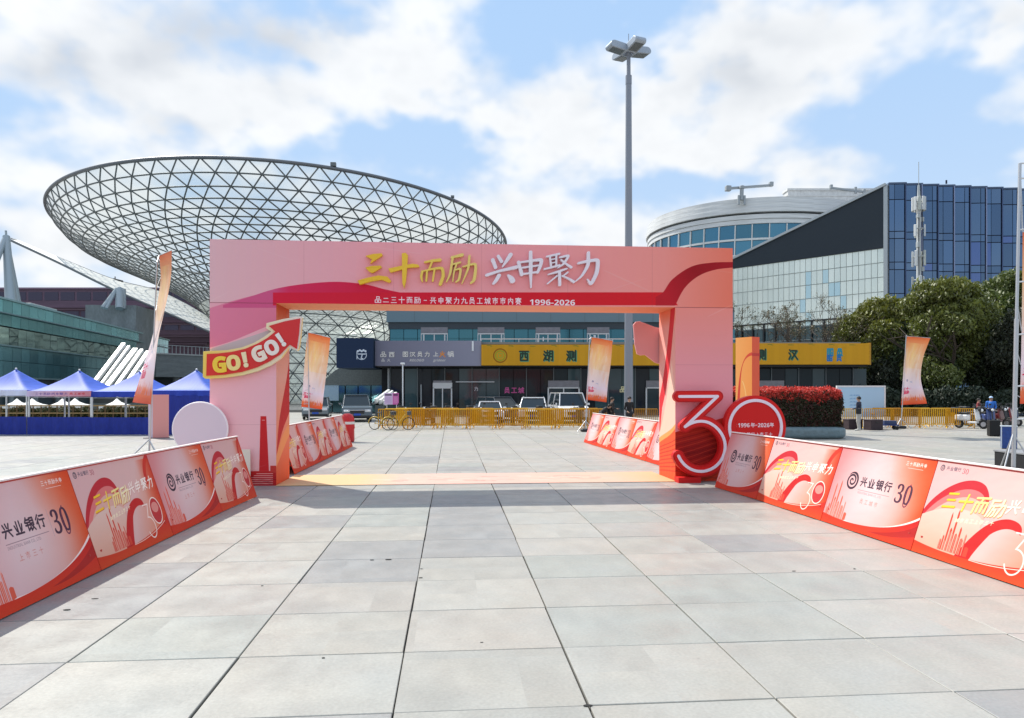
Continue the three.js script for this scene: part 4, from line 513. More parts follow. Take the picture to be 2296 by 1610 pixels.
// ------------------------------------------------------------------ people
function person(label, x, d, turn, look, pose = {}) {
  const p0 = at(x, CY, d), H = look.h ?? 1.7, s = H / 1.72;
  const J = { hip: [0, .93, 0], chest: [0, 1.32, .01], neck: [0, 1.46, .0], head: [0, 1.6, .02], lh: [-.09, .9, 0], rh: [.09, .9, 0], lk: [-.1, .49, .03], rk: [.1, .49, .03], la: [-.11, .08, -.02], ra: [.11, .08, -.02], lt: [-.13, .035, .14], rt: [.13, .035, .14], ls: [-.18, 1.4, 0], rs: [.18, 1.4, 0], le: [-.25, 1.13, -.02], re: [.25, 1.13, -.02], lw: [-.24, .9, .06], rw: [.24, .9, .06], ...pose };
  const B = [['hip', 'chest', .13, .15, 0], ['chest', 'neck', .13, .06, 0], ['ls', 'rs', .075, .075, 0], ['neck', 'head', .055, .06, 2], ['lh', 'lk', .095, .065, 1], ['rh', 'rk', .095, .065, 1], ['lk', 'la', .063, .042, 1], ['rk', 'ra', .063, .042, 1], ['la', 'lt', .05, .036, 3], ['ra', 'rt', .05, .036, 3], ['ls', 'le', .06, .048, 0], ['rs', 're', .06, .048, 0], ['le', 'lw', .046, .032, 0], ['re', 'rw', .046, .032, 0], ['hip', 'lh', .13, .11, 1], ['hip', 'rh', .13, .11, 1]];
  const skinC = [.42, .26, .18], cols = [look.top, look.legs, skinC, look.shoes ?? [.03, .03, .03]];
  const N = 72, half = .98, cyy = .9, mc = new MarchingCubes(N, new THREE.MeshStandardMaterial(), false, false, 60000); mc.isolation = 0; mc.reset();
  const segs = B.map(([a, b, ra, rb_, c]) => { const A = J[a], Q = J[b], d = [Q[0] - A[0], Q[1] - A[1], Q[2] - A[2]]; return { A, d, l: d[0] ** 2 + d[1] ** 2 + d[2] ** 2 || 1e-9, ra, rb: rb_, c }; });
  const dist = (px, py, pz) => { let r = 9, bc = 0, bd = 9; for (const g of segs) { let t = ((px - g.A[0]) * g.d[0] + (py - g.A[1]) * g.d[1] + (pz - g.A[2]) * g.d[2]) / g.l; t = t < 0 ? 0 : t > 1 ? 1 : t; const e = Math.hypot(px - g.A[0] - t * g.d[0], py - g.A[1] - t * g.d[1], (pz - g.A[2] - t * g.d[2]) * (g.c === 0 ? 1.18 : 1)) - (g.ra + (g.rb - g.ra) * t); if (e < bd) { bd = e; bc = g.c; } const k = .035, h = Math.max(k - Math.abs(r - e), 0) / k; r = Math.min(r, e) - h * h * k / 4; } const hd = J.head, e = Math.hypot((px - hd[0]) / .078, (py - hd[1] - .02) / .112, (pz - hd[2]) / .098); const q = (e - 1) * .085; if (q < bd) { bc = 2; } const nose = Math.hypot(px - hd[0], (py - hd[1] - .005) * .7, pz - hd[2] - .1) - .014; r = Math.min(r, q, nose); return [r, bc]; };
  for (let k = 0; k < N; k++) for (let j = 0; j < N; j++) for (let i = 0; i < N; i++) { const px = (i / N * 2 - 1) * half, py = (j / N * 2 - 1) * half + cyy, pz = (k / N * 2 - 1) * half; mc.field[i + j * N + k * N * N] = Math.abs(px) > .7 || Math.abs(pz) > .75 ? -1 : -dist(px, py, pz)[0]; }
  mc.update();
  const n = mc.count, pos = new Float32Array(mc.positionArray.slice(0, n * 3)), nor = new Float32Array(mc.normalArray.slice(0, n * 3)), col = new Float32Array(n * 3);
  for (let i = 0; i < n; i++) { pos[i * 3] *= half; pos[i * 3 + 1] = pos[i * 3 + 1] * half + cyy; pos[i * 3 + 2] *= half; const c = cols[dist(pos[i * 3], pos[i * 3 + 1], pos[i * 3 + 2])[1]]; col.set(c, i * 3); }
  let g = new THREE.BufferGeometry(); g.setAttribute('position', new THREE.BufferAttribute(pos, 3)); g.setAttribute('normal', new THREE.BufferAttribute(nor, 3)); g.setAttribute('color', new THREE.BufferAttribute(col, 3));
  const paint = (q, c) => { q = clean(q); const a = new Float32Array(q.attributes.position.count * 3); for (let i = 0; i < a.length; i += 3) a.set(c, i); q.setAttribute('color', new THREE.BufferAttribute(a, 3)); return q; };
  const bits = [clean(g)], hd = J.head;
  for (const [w, e] of [['lw', 'le'], ['rw', 're']]) { const W = V(...J[w]), dir = W.clone().sub(V(...J[e])).normalize(), side = V(1, 0, 0).cross(dir).cross(dir).normalize().negate(), f = dir.clone().cross(side).normalize(); bits.push(paint(bar(W, W.clone().addScaledVector(dir, .085), .026, 8, .032), skinC)); for (let q = 0; q < 4; q++) { const a = W.clone().addScaledVector(dir, .075).addScaledVector(side, (q - 1.5) * .018), b = a.clone().addScaledVector(dir, .045 + (q === 1 || q === 2 ? .008 : 0)); bits.push(paint(bar(a, b, .009), skinC), paint(bar(b, b.clone().addScaledVector(dir, .028).addScaledVector(f, .012), .008), skinC)); } const t = W.clone().addScaledVector(dir, .03).addScaledVector(side, .03); bits.push(paint(bar(t, t.clone().addScaledVector(dir, .05).addScaledVector(side, .022), .01), skinC)); }
  for (const sx of [-1, 1]) { bits.push(paint(new THREE.SphereGeometry(.011, 8, 6).translate(hd[0] + sx * .032, hd[1] + .03, hd[2] + .088), [.03, .02, .02]), paint(new THREE.SphereGeometry(.026, 8, 6).scale(.4, 1, .7).translate(hd[0] + sx * .08, hd[1] + .01, hd[2]), skinC)); }
  bits.push(paint(new THREE.SphereGeometry(.022, 8, 6).scale(1, .25, .4).translate(hd[0], hd[1] - .038, hd[2] + .088), [.3, .12, .1]));
  const o = thing('person', label, 'person', [p0.x, look.y ?? 0, p0.z], turn), m = M('#ffffff', .8, { vertexColors: true });
  part('body', merge(bits), m, o).scale.setScalar(s);
  const hair = new THREE.SphereGeometry(.1, 16, 12, 0, Math.PI * 2, 0, 1.75).scale(.92, 1.18, 1.08).rotateX(-.35).translate(hd[0], hd[1] + .03, hd[2] - .012);
  part('hair', hair, M(look.hair ?? [.02, .017, .015], .7), o).scale.setScalar(s);
  if (look.cap) part('cap', [new THREE.SphereGeometry(.108, 16, 10, 0, Math.PI * 2, 0, 1.5).scale(.95, 1, 1.06).translate(hd[0], hd[1] + .055, hd[2]), rb(.15, .012, .1, hd[0], hd[1] + .07, hd[2] + .13, .005)], M(look.cap, .7), o).scale.setScalar(s);
  if (look.bag) part('shoulder_bag', [rb(.1, .3, .26, .26, 1.0, -.06, .05), bar([.2, 1.42, 0], [.27, 1.12, -.06], .012)], M(look.bag, .7), o).scale.setScalar(s);
  return o;
}
person('person in black jacket and cap standing between the mast and the right arch post', 1411, 36.5, .25, { top: [.012, .012, .014], legs: [.02, .021, .028], h: 1.72, cap: [.012, .012, .015] }, { lw: [-.2, 1.0, .16], rw: [.22, .88, .05] });
person('person in dark long coat standing just left of the mast foot', 1372, 37, 1.6, { top: [.02, .017, .017], legs: [.018, .016, .016], h: 1.7, bag: [.02, .02, .02] }, { rw: [.15, 1.12, .28], re: [.24, 1.14, .04], lk: [-.1, .49, .1], la: [-.1, .08, .06], lt: [-.1, .035, .22] });
person('person in black bending forward beside the two standing people', 1349, 37, 1.2, { top: [.014, .014, .016], legs: [.02, .02, .026], h: 1.62 }, { chest: [0, 1.14, .22], neck: [0, 1.22, .33], head: [0, 1.29, .44], ls: [-.18, 1.2, .28], rs: [.18, 1.2, .28], le: [-.2, .95, .36], re: [.2, .95, .36], lw: [-.14, .76, .44], rw: [.14, .76, .44], hip: [0, .92, -.04] });
person('person in navy jacket and pale trousers beside the yellow railing right of the hedge', 1926, 36.3, -2.4, { top: [.014, .02, .045], legs: [.42, .4, .37], h: 1.74, shoes: [.5, .5, .48], bag: [.012, .014, .02] }, { rw: [.12, 1.1, .26], re: [.25, 1.15, .02], lw: [-.12, 1.12, .27], le: [-.25, 1.15, .02] });
person('person in bright blue jacket by the scooters on the right', 2222, 40.5, -.6, { top: [.03, .16, .55], legs: [.02, .025, .05], h: 1.7, cap: [.4, .55, .75] }, { lw: [-.16, 1.0, .2], rw: [.16, 1.0, .2] });
person('person in dark jacket standing behind the parked scooters', 2194, 41.5, .8, { top: [.25, .05, .05], legs: [.02, .02, .02], h: 1.6 });
// ------------------------------------------------------------------ lighting mast
{
  const d = 42, b = gnd(1409.5, CY + EYE * FOC / d), Hm = EYE + (CY - 112) / FOC * d, o = thing('lighting_mast', 'very tall grey steel mast with four floodlights above the arch', 'lamp post', b, -YAW);
  const g = M([.24, .26, .3], .42, { metalness: .3 }), y2 = EYE + (CY - 172) / FOC * d;
  part('pole', [new THREE.CylinderGeometry(.17, .27, y2, 20).translate(0, y2 / 2, 0)], g, o);
  part('upper_pole', [new THREE.CylinderGeometry(.11, .12, Hm - y2, 16).translate(0, (Hm + y2) / 2, 0), cy(.185, .5, 0, y2 - .2, 0, 20)], g, o);
  part('spike', bar([0, Hm, 0], [0, Hm + .95, 0], .02), g, o);
  part('flange', [cy(.42, .05, 0, .03, 0, 20), cy(.3, .5, 0, .25, 0, 20)], g, o);
  part('access_hatch', rb(.2, .5, .02, 0, 1.4, .262, .01), M([.36, .38, .41], .5), o);
  const lens = M([.12, .14, .15], .25), shell = M([.36, .41, .47], .4, { metalness: .3 });
  const sh = new THREE.Shape(); sh.moveTo(.28, -.13); sh.lineTo(1.22, -.13); sh.quadraticCurveTo(1.34, -.1, 1.34, .02); sh.quadraticCurveTo(1.3, .2, 1.1, .22); sh.lineTo(.42, .22); sh.quadraticCurveTo(.28, .2, .28, .06); sh.closePath();
  const body = new THREE.ExtrudeGeometry(sh, { depth: .66, bevelEnabled: true, bevelSize: .03, bevelThickness: .03, bevelSegments: 2, steps: 1 }).translate(0, 0, -.33);
  for (const [a, t] of [[.42, .12], [1.95, .12], [3.5, .12], [5.1, .12]]) { const l = part('floodlight', body, shell, o, [0, Hm - .12, 0], [0, a, t]); l.rotation.order = 'YXZ'; part('lens', bx(.78, .02, .52, .8, -.168, 0), lens, l); part('arm', bar([.02, -.02, 0], [.32, 0, 0], .05), g, l); }
}
// ------------------------------------------------------------------ leaves
function leafClump(n, size, spread, curl = .3) { const p = [], nn = [], ix = []; for (let i = 0; i < n; i++) { const c = V(rr(-1, 1), rr(-1, 1), rr(-1, 1)); c.normalize().multiplyScalar(spread * Math.cbrt(rnd())); const d = V(rr(-1, 1), rr(-.3, 1.2), rr(-1, 1)).normalize(), a = V(rr(-1, 1), rr(-1, 1), rr(-1, 1)).cross(d).normalize(), b = d.clone().cross(a).normalize(), L = size * rr(.7, 1.3), w = L * .42, k = p.length / 3; for (const [u, v, z] of [[-L, 0, 0], [0, -w, curl * w], [L, 0, 0], [0, w, curl * w]]) { const q = c.clone().addScaledVector(a, u).addScaledVector(b, v).addScaledVector(d, z); p.push(q.x, q.y, q.z); nn.push(d.x, d.y, d.z); } ix.push(k, k + 1, k + 2, k, k + 2, k + 3); } const g = new THREE.BufferGeometry(); g.setAttribute('position', new THREE.Float32BufferAttribute(p, 3)); g.setAttribute('normal', new THREE.Float32BufferAttribute(nn, 3)); g.setIndex(ix); return g; }
const leafM = (c, t = .25) => P(c, .6, { side: THREE.DoubleSide, transmission: t, thickness: 0 });
function scatter(name, g, m, parent, n, fn) { const im = new THREE.InstancedMesh(g, m, n), o = new THREE.Object3D(); o.rotation.order = 'YXZ'; for (let i = 0; i < n; i++) { const [p, s, c] = fn(i); o.position.copy(p); o.rotation.set(rr(-.6, .6), rnd() * 6.28, rr(-.6, .6)); o.scale.setScalar(s); o.updateMatrix(); im.setMatrixAt(i, o.matrix); im.setColorAt(i, c); } im.name = name; parent.add(shadow(im)); return im; }
// ------------------------------------------------------------------ clipped hedge in its planter
{
  const d = 30, c = at(1709, CY, d + 2.2), o = thing('hedge_planter', 'clipped dark hedge with bright red top in a rounded grey-blue planter', 'hedge', [c.x, 0, c.z], -YAW);
  const hw = 2.8, hd = 1.9, r = .5; // half sizes
  const rrect = (a, b, q) => { const s = new THREE.Shape(); s.moveTo(-a + q, -b); s.lineTo(a - q, -b); s.quadraticCurveTo(a, -b, a, -b + q); s.lineTo(a, b - q); s.quadraticCurveTo(a, b, a - q, b); s.lineTo(-a + q, b); s.quadraticCurveTo(-a, b, -a, b - q); s.lineTo(-a, -b + q); s.quadraticCurveTo(-a, -b, -a + q, -b); return s; };
  const pot = M([.2, .29, .32], .55, { map: grime });
  part('planter', new THREE.ExtrudeGeometry(rrect(hw + .1, hd + .1, .9), { depth: .16, bevelEnabled: true, bevelSize: .2, bevelThickness: .17, bevelSegments: 6, curveSegments: 10 }).rotateX(-Math.PI / 2).translate(0, .17, 0), pot, o);
  part('soil', new THREE.ExtrudeGeometry(rrect(hw - .1, hd - .1, .8), { depth: .03, bevelEnabled: false }).rotateX(-Math.PI / 2).translate(0, .5, 0), M([.03, .022, .016], .95), o);
  part('foliage_core', new THREE.ExtrudeGeometry(rrect(hw - .3, hd - .3, r), { depth: 1.32, bevelEnabled: true, bevelSize: .12, bevelThickness: .12, bevelSegments: 3 }).rotateX(-Math.PI / 2).translate(0, .62, 0), M([.022, .017, .012], .95), o);
  const cl = leafClump(10, .055, .12), top = 2.02, pick = () => { const s = rnd(); let x, z; if (s < .34) { x = rr(-hw, hw); z = hd; } else if (s < .5) { x = rr(-hw, hw); z = -hd; } else if (s < .8) { x = hw; z = rr(-hd, hd); } else { x = -hw; z = rr(-hd, hd); } return [x * .95, z * .95]; };
  const bumpy = (x, z) => .05 * Math.sin(x * 3.1) + .04 * Math.sin(z * 4 + x) + .03 * perlin.noise(x * 3, z * 3, 1);
  const side = scatter('side_leaves', cl, leafM([1, 1, 1], .12), o, 9000, () => { const [x, z] = pick(), y = .48 + 1.45 * rnd(), k = rnd(), t = perlin.noise(x * 2, y * 2, z * 2), e = 1 + .035 * t; return [V(x * e, y, z * e), rr(.8, 1.3), y > 1.62 + .2 * t && k < .75 ? lin(.6, .06, .04) : k < .5 ? lin(.035 + .02 * t, .035, .014) : k < .85 ? lin(.075, .022, .018) : lin(.03, .05, .018)]; }); side.userData.kind = 'stuff';
  const tp = scatter('red_top_leaves', cl, leafM([1, 1, 1], .3), o, 6500, () => { const x = rr(-hw, hw) * .98, z = rr(-hd, hd) * .98; const k = rr(.7, 1.25); return [V(x, top + bumpy(x, z) - .16 * rnd() * rnd() * 2 - (Math.abs(x) > hw * .9 ? .1 : 0), z), rr(.8, 1.3), lin(.72 * k, .075 * k, .05 * k)]; }); tp.userData.kind = 'stuff';
}
// ------------------------------------------------------------------ notice board, posters, props
{
  const d = 41, c = at(1930, CY, d), w = 104 * d / FOC, h0 = EYE + (CY - 868) * d / FOC, o = thing('notice_board', 'long pale blue notice board with white frame behind the red hedge', 'notice board', [c.x, 0, c.z], -YAW);
  const t = canvasTex(512, 200, (x, W, H) => { x.fillStyle = '#a8cbe6'; x.fillRect(0, 0, W, H); x.fillStyle = '#8fb6da'; x.fillRect(0, H * .82, W, H * .18); x.strokeStyle = '#4f86bd'; for (let r = 0; r < 5; r++) write(x, '上市三十员工城市内', 130, 50 + r * 22, 10, 1.6, 1.25); });
  part('panel', bx(w, h0 - .55, .06, 0, (h0 + .55) / 2, 0), [0, 1, 2, 3, 4, 5].map((i) => i === 4 ? M('#ffffff', .5, { map: t }) : M('#9ab4c8', .6)), o);
  part('frame', [bx(w + .14, .09, .12, 0, h0 + .04, 0), bx(.08, h0, .1, -w / 2 - .035, h0 / 2, 0), bx(.08, h0, .1, w / 2 + .035, h0 / 2, 0)], whitePaint, o);
}
{
  const d = 44.5, c = at(878, CY, d), o = thing('poster_stand', 'pink and purple poster stand before the shop left of the railings', 'poster stand', [c.x, 0, c.z], -YAW);
  const t = canvasTex(256, 200, (x, W, H) => { x.fillStyle = '#cdb6d6'; x.fillRect(0, 0, W, H); x.fillStyle = '#c05aa0'; x.fillRect(W * .58, 0, W * .42, H); x.fillStyle = '#3a2a4a'; x.fillRect(10, 20, 120, 26); x.fillRect(160, 20, 80, 26); x.strokeStyle = '#8a5a9a'; x.lineWidth = 4; for (let i = 0; i < 6; i++) { x.beginPath(); x.moveTo(14, 70 + i * 20); x.lineTo(130, 70 + i * 20); x.stroke(); } x.strokeStyle = '#f0c0e0'; for (let i = 0; i < 6; i++) { x.beginPath(); x.moveTo(165, 70 + i * 20); x.lineTo(240, 70 + i * 20); x.stroke(); } });
  part('poster', bx(.9, .72, .04, 0, 1.55, 0), [0, 1, 2, 3, 4, 5].map((i) => i === 4 ? M('#ffffff', .5, { map: t }) : M('#777', .6)), o);
  part('leg', [bx(.04, 1.5, .04, -.3, .75, -.04), bx(.04, 1.5, .04, .3, .75, -.04), bx(.9, .04, .4, 0, .02, 0)], legM, o);
}
{
  const c = gnd(2262, 1006), o = thing('blue_case', 'blue flat upright case with white edges beside the right flagpole', 'equipment case', [c.x, 0, c.z], -.62);
  part('body', rb(.46, .78, .36, 0, .4, 0, .02), M('#1d4b9c', .5, { map: grime }), o); parts('edge_trim', [bx(.49, .03, .39, 0, .79, 0), bx(.03, .78, .03, -.225, .4, .175)], M('#c9d4de', .4), o); part('foot', bx(.4, .03, .3, 0, .015, 0), M('#111', .8), o);
}
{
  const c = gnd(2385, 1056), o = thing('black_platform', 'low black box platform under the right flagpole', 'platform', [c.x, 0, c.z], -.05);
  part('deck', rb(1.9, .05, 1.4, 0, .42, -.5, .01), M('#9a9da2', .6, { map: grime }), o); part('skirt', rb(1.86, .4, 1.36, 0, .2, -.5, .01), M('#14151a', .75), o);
}
{
  const c = gnd(2228, 978), o = thing('black_speaker', 'tall black loudspeaker standing behind the blue case', 'loudspeaker', [c.x, 0, c.z], -YAW - .3);
  part('cabinet', rb(.42, .7, .4, 0, .37, 0, .02), M('#0b0c0e', .6), o); part('grille', bx(.36, .62, .01, 0, .37, .203), M('#17181b', .8), o); part('foot', bx(.36, .03, .34, 0, .012, 0), M('#050505', .8), o); part('handle', bx(.01, .06, .16, .214, .5, 0), M('#333', .5), o);
}
{
  const c = at(779, CY, 28.3), o = thing('red_bollard', 'red rounded barrel at the far end of the left barrier row', 'bollard', [c.x, 0, c.z]);
  part('barrel', new THREE.LatheGeometry([[0, 0], [.24, 0], [.28, .06], [.27, .5], [.29, .56], [.26, .95], [.2, 1.08], [.1, 1.13], [0, 1.14]].map((p) => new THREE.Vector2(...p)), 24), M('#c3161f', .35), o); part('band', cy(.285, .1, 0, .76, 0, 24), M('#d9d6d0', .4), o);
}
{
  const c = at(1990, CY, 37.6), o = thing('blue_trolley', 'small dark blue flat trolley before the right railings', 'trolley', [c.x, 0, c.z], -.3);
  part('deck', rb(1.0, .06, .55, 0, .24, 0, .02), M('#23356e', .5), o); part('box', rb(.6, .2, .4, .1, .37, 0, .02), M('#2d3d63', .6), o); part('handle', [bar([-.48, .26, -.2], [-.72, .85, -.2], .015), bar([-.48, .26, .2], [-.72, .85, .2], .015), bar([-.72, .85, -.2], [-.72, .85, .2], .015)], M('#b07a18', .4), o);
  for (const [a, b] of [[-1, -1], [1, -1], [-1, 1], [1, 1]]) part('wheel', cy(.1, .05, 0, 0, 0, 14).rotateX(Math.PI / 2), M('#101010', .7), o, [a * .38, .1, b * .24]);
}
for (const [x, d, label] of [[1958, 37.2, 'low dark brown crate at the foot of the right railings'], [1912, 37.8, 'dark purple crate between the hedge and the standing person']]) {
  const c = at(x, CY, d), o = thing('crate', label, 'crate', [c.x, 0, c.z], rr(-.3, .3)); part('body', rb(.8, .5, .5, 0, .26, 0, .02), M('#3b2a30', .7, { map: grime }), o); part('lid', rb(.84, .05, .54, 0, .53, 0, .01), M('#4b3c40', .6), o); part('handle', [bx(.2, .04, .03, 0, .4, .262)], M('#222', .6), o);
}
// ------------------------------------------------------------------ vehicles
const tyreM = M([.018, .018, .018], .8), rimM = M([.5, .5, .52], .3, { metalness: .8 }), glassDark = P([.015, .025, .032], .05, { metalness: 0 }), lampM = P([.75, .78, .8], .1, { clearcoat: 1 }), redLamp = P([.35, .01, .01], .2), plateM = M('#1c4fb0', .4), blackTrim = M([.015, .015, .017], .5);
function hexa(b, t) { // solid between two horizontal rectangles [halfWidth, zBack, zFront, y]
  const [bw, b0, b1, by] = b, [tw, t0, t1, ty] = t, p = [[-bw, by, b0], [bw, by, b0], [bw, by, b1], [-bw, by, b1], [-tw, ty, t0], [tw, ty, t0], [tw, ty, t1], [-tw, ty, t1]], f = [[3, 2, 6, 7], [1, 0, 4, 5], [2, 1, 5, 6], [0, 3, 7, 4], [7, 6, 5, 4], [0, 1, 2, 3]], pos = []; for (const q of f) for (const k of [0, 1, 2, 0, 2, 3]) pos.push(...p[q[k]]); const g = new THREE.BufferGeometry(); g.setAttribute('position', new THREE.Float32BufferAttribute(pos, 3)); g.computeVertexNormals(); return g;
}
function car(label, x, d, turn, c, k = {}) {
  const p = at(x, CY, d), o = thing('parked_car', label, k.cat ?? 'car', [p.x, 0, p.z], -YAW + turn, 'cars parked behind the railings');
  const paint = P(c, .3, { clearcoat: 1, clearcoatRoughness: .06 }), L = k.L ?? 4.6, Wd = (k.W ?? 1.84) / 2, bel = k.belt ?? .98, H = k.H ?? 1.62, hood = k.hood ?? 1.15, f = L / 2, hy = k.hoodY ?? bel - .06;
  const s = new THREE.Shape(); s.moveTo(-f + .05, .28); s.lineTo(f - .12, .24); s.quadraticCurveTo(f, .3, f, .46); s.lineTo(f - .03, .68); s.quadraticCurveTo(f - .08, hy - .04, f - .3, hy); s.lineTo(f - hood, bel); s.lineTo(-f + .12, bel + .02); s.quadraticCurveTo(-f, bel - .05, -f, .7); s.closePath();
  part('body', new THREE.ExtrudeGeometry(s, { depth: Wd * 2 - .16, bevelEnabled: true, bevelSize: .06, bevelThickness: .08, bevelSegments: 4, bevelOffset: -.06, curveSegments: 6 }).translate(0, 0, -(Wd - .08)).rotateY(-Math.PI / 2), paint, o);
  const zb = -f + .12, zf = f - hood + .06, ra = k.rake ?? .72, rbk = k.rear ?? .35;
  part('windscreen_and_windows', hexa([Wd - .09, zb + .03, zf, bel - .02], [Wd - .24, zb + rbk, zf - ra, H - .05]), glassDark, o);
  const tw = Wd - .22, roofG = rb(tw * 2, .07, (zf - ra) - (zb + rbk) + .1, 0, H - .02, (zf - ra + zb + rbk) / 2, .03, 3); part('roof', roofG, paint, o);
  const A = (y0z, y1z, sx) => bar([sx * (Wd - .1), bel, y0z], [sx * (Wd - .23), H - .04, y1z], .035, 6);
  parts('pillar', [1, -1].flatMap((sx) => [A(zf, zf - ra, sx), A(zb + .05, zb + rbk, sx), A((zf + zb) / 2 - .1, (zf + zb) / 2 - .12, sx)]), paint, o);
  for (const sx of [-1, 1]) { part('headlight', rb(.4, .15, .12, sx * (Wd - .3), .74, f - .06, .05), lampM, o); part('tail_light', rb(.26, .2, .06, sx * (Wd - .22), .84, -f + .02, .03), redLamp, o); part('door_mirror', rb(.2, .13, .1, sx * (Wd + .09), bel + .1, zf - .35, .04), paint, o); }
  part('grille', rb(.9, .2, .05, 0, .66, f - .0, .02), blackTrim, o); part('bumper', [rb(Wd * 1.8, .16, .1, 0, .36, f - .02, .05), rb(Wd * 1.8, .2, .1, 0, .42, -f + .02, .05)], blackTrim, o); part('number_plate', bx(.44, .13, .012, 0, .5, f + .035), plateM, o);
  if (k.chrome) part('chrome_strip', rb(1.3, .05, .04, 0, .78, f - .0, .02), rimM, o);
  if (k.rails) part('roof_rail', [bar([-tw + .05, H + .05, zb + .6], [-tw + .05, H + .05, zf - 1], .02), bar([tw - .05, H + .05, zb + .6], [tw - .05, H + .05, zf - 1], .02)], rimM, o);
  for (const sx of [-1, 1]) for (const z of [f - .85, -f + .85]) { const w = part('wheel', new THREE.TorusGeometry(.24, .1, 10, 22).rotateY(Math.PI / 2), tyreM, o, [sx * (Wd - .1), .34, z]); part('rim', [cy(.2, .12, 0, 0, 0, 16).rotateZ(Math.PI / 2)], rimM, w, [sx * .03, 0, 0]); }
  return o;
}
car('dark blue-grey people carrier facing out left of the railings', 798, 49, .25, [.05, .075, .09], { L: 5, W: 1.95, H: 1.78, belt: 1.08, hood: 1.0, rake: .8, chrome: 1 });
car('dark saloon with sloping windscreen behind the small white car', 1118, 51, .5, [.03, .035, .045], { H: 1.62, L: 4.8 });
car('small white car low behind the railings, leftmost of the white cars', 1098, 46.4, .06, [.74, .74, .76], { H: 1.36, L: 4.3, W: 1.7, belt: .86 });
car('white sport utility car with roof rails in the middle of the white cars', 1196, 46.5, -.05, [.78, .79, .8], { H: 1.62, rails: 1, L: 4.6, W: 1.86 });
car('white van with upright windscreen, rightmost of the white cars', 1272, 46.2, .12, [.8, .81, .82], { H: 1.92, L: 4.9, W: 1.9, belt: 1.12, hood: .7, rake: .55, hoodY: 1.02, rear: .08, cat: 'van' });
car('dark car half hidden behind the flag on the left side of the arch opening', 712, 52, .2, [.12, .15, .16], { H: 1.6 });
function scooter(label, x, d, turn, c) {
  const p = at(x, CY, d), o = thing('scooter', label, 'scooter', [p.x, 0, p.z], turn, 'scooters parked on the right'), m = P(c, .35, { clearcoat: .6 });
  for (const z of [.62, -.6]) { const w = part('wheel', new THREE.TorusGeometry(.19, .06, 8, 20).rotateY(Math.PI / 2), tyreM, o, [0, .25, z]); part('rim', cy(.13, .08, 0, 0, 0, 12).rotateZ(Math.PI / 2), rimM, w); }
  part('body', [rb(.34, .36, .72, 0, .6, -.42, .12, 4), rb(.3, .1, .5, 0, .34, .1, .04)], m, o); part('front_shield', rb(.4, .62, .1, 0, .7, .44, .05, 3), m, o, [0, 0, 0], [-.18, 0, 0]);
  part('seat', rb(.3, .12, .68, 0, .83, -.42, .05, 3), blackTrim, o); part('fork', [bar([0, .25, .62], [0, 1.05, .42], .03)], blackTrim, o); part('handlebar', [bar([-.34, 1.06, .36], [.34, 1.06, .36], .02), rb(.24, .18, .14, 0, 1.02, .46, .05, 3)], blackTrim, o);
  for (const s of [-1, 1]) part('mirror', [bar([s * .25, 1.06, .38], [s * .33, 1.26, .36], .01), rb(.14, .09, .03, s * .35, 1.28, .36, .01)], blackTrim, o);
  part('headlight', new THREE.SphereGeometry(.075, 12, 8), lampM, o, [0, 1.0, .54]); part('tail_box', rb(.34, .28, .3, 0, 1.0, -.82, .04), blackTrim, o);
}
scooter('white scooter at the right end of the yellow railings', 2177, 38.6, .5, [.72, .72, .72]);
scooter('black scooter standing behind the white scooter', 2196, 40.2, .2, [.02, .02, .025]);
scooter('dark blue scooter beside the person in blue', 2216, 39.2, -.3, [.03, .06, .2]);
scooter('dark red scooter at the far right behind the flagpole', 2252, 41, .7, [.2, .03, .03]);
[[905, 42.2, .3], [960, 42.4, -.4], [1010, 42.2, .2], [1068, 42.6, .5], [1150, 42.3, -.2], [1225, 42.4, .4], [1300, 42, -.3]].forEach(([x, d, t], i) => scooter(`added dark scooter that darkens the gaps behind the middle railings, ${['first', 'second', 'third', 'fourth', 'fifth', 'sixth', 'seventh'][i]} from the left`, x, d, t, [[.02, .02, .022], [.05, .012, .012], [.02, .03, .05]][i % 3]));  // scooters added as a dark mass behind the rails
[[2184, 41.4, .1], [2206, 42.4, -.2], [2232, 40.2, .3], [2245, 42.5, 0], [2268, 42, -.25]].forEach(([x, d, t], i) => scooter(`dark scooter in the crowded parking on the right, ${['first', 'second', 'third', 'fourth', 'fifth'][i]} from the left`, x, d, t, [[.02, .02, .022], [.03, .05, .12], [.12, .02, .02]][i % 3]));
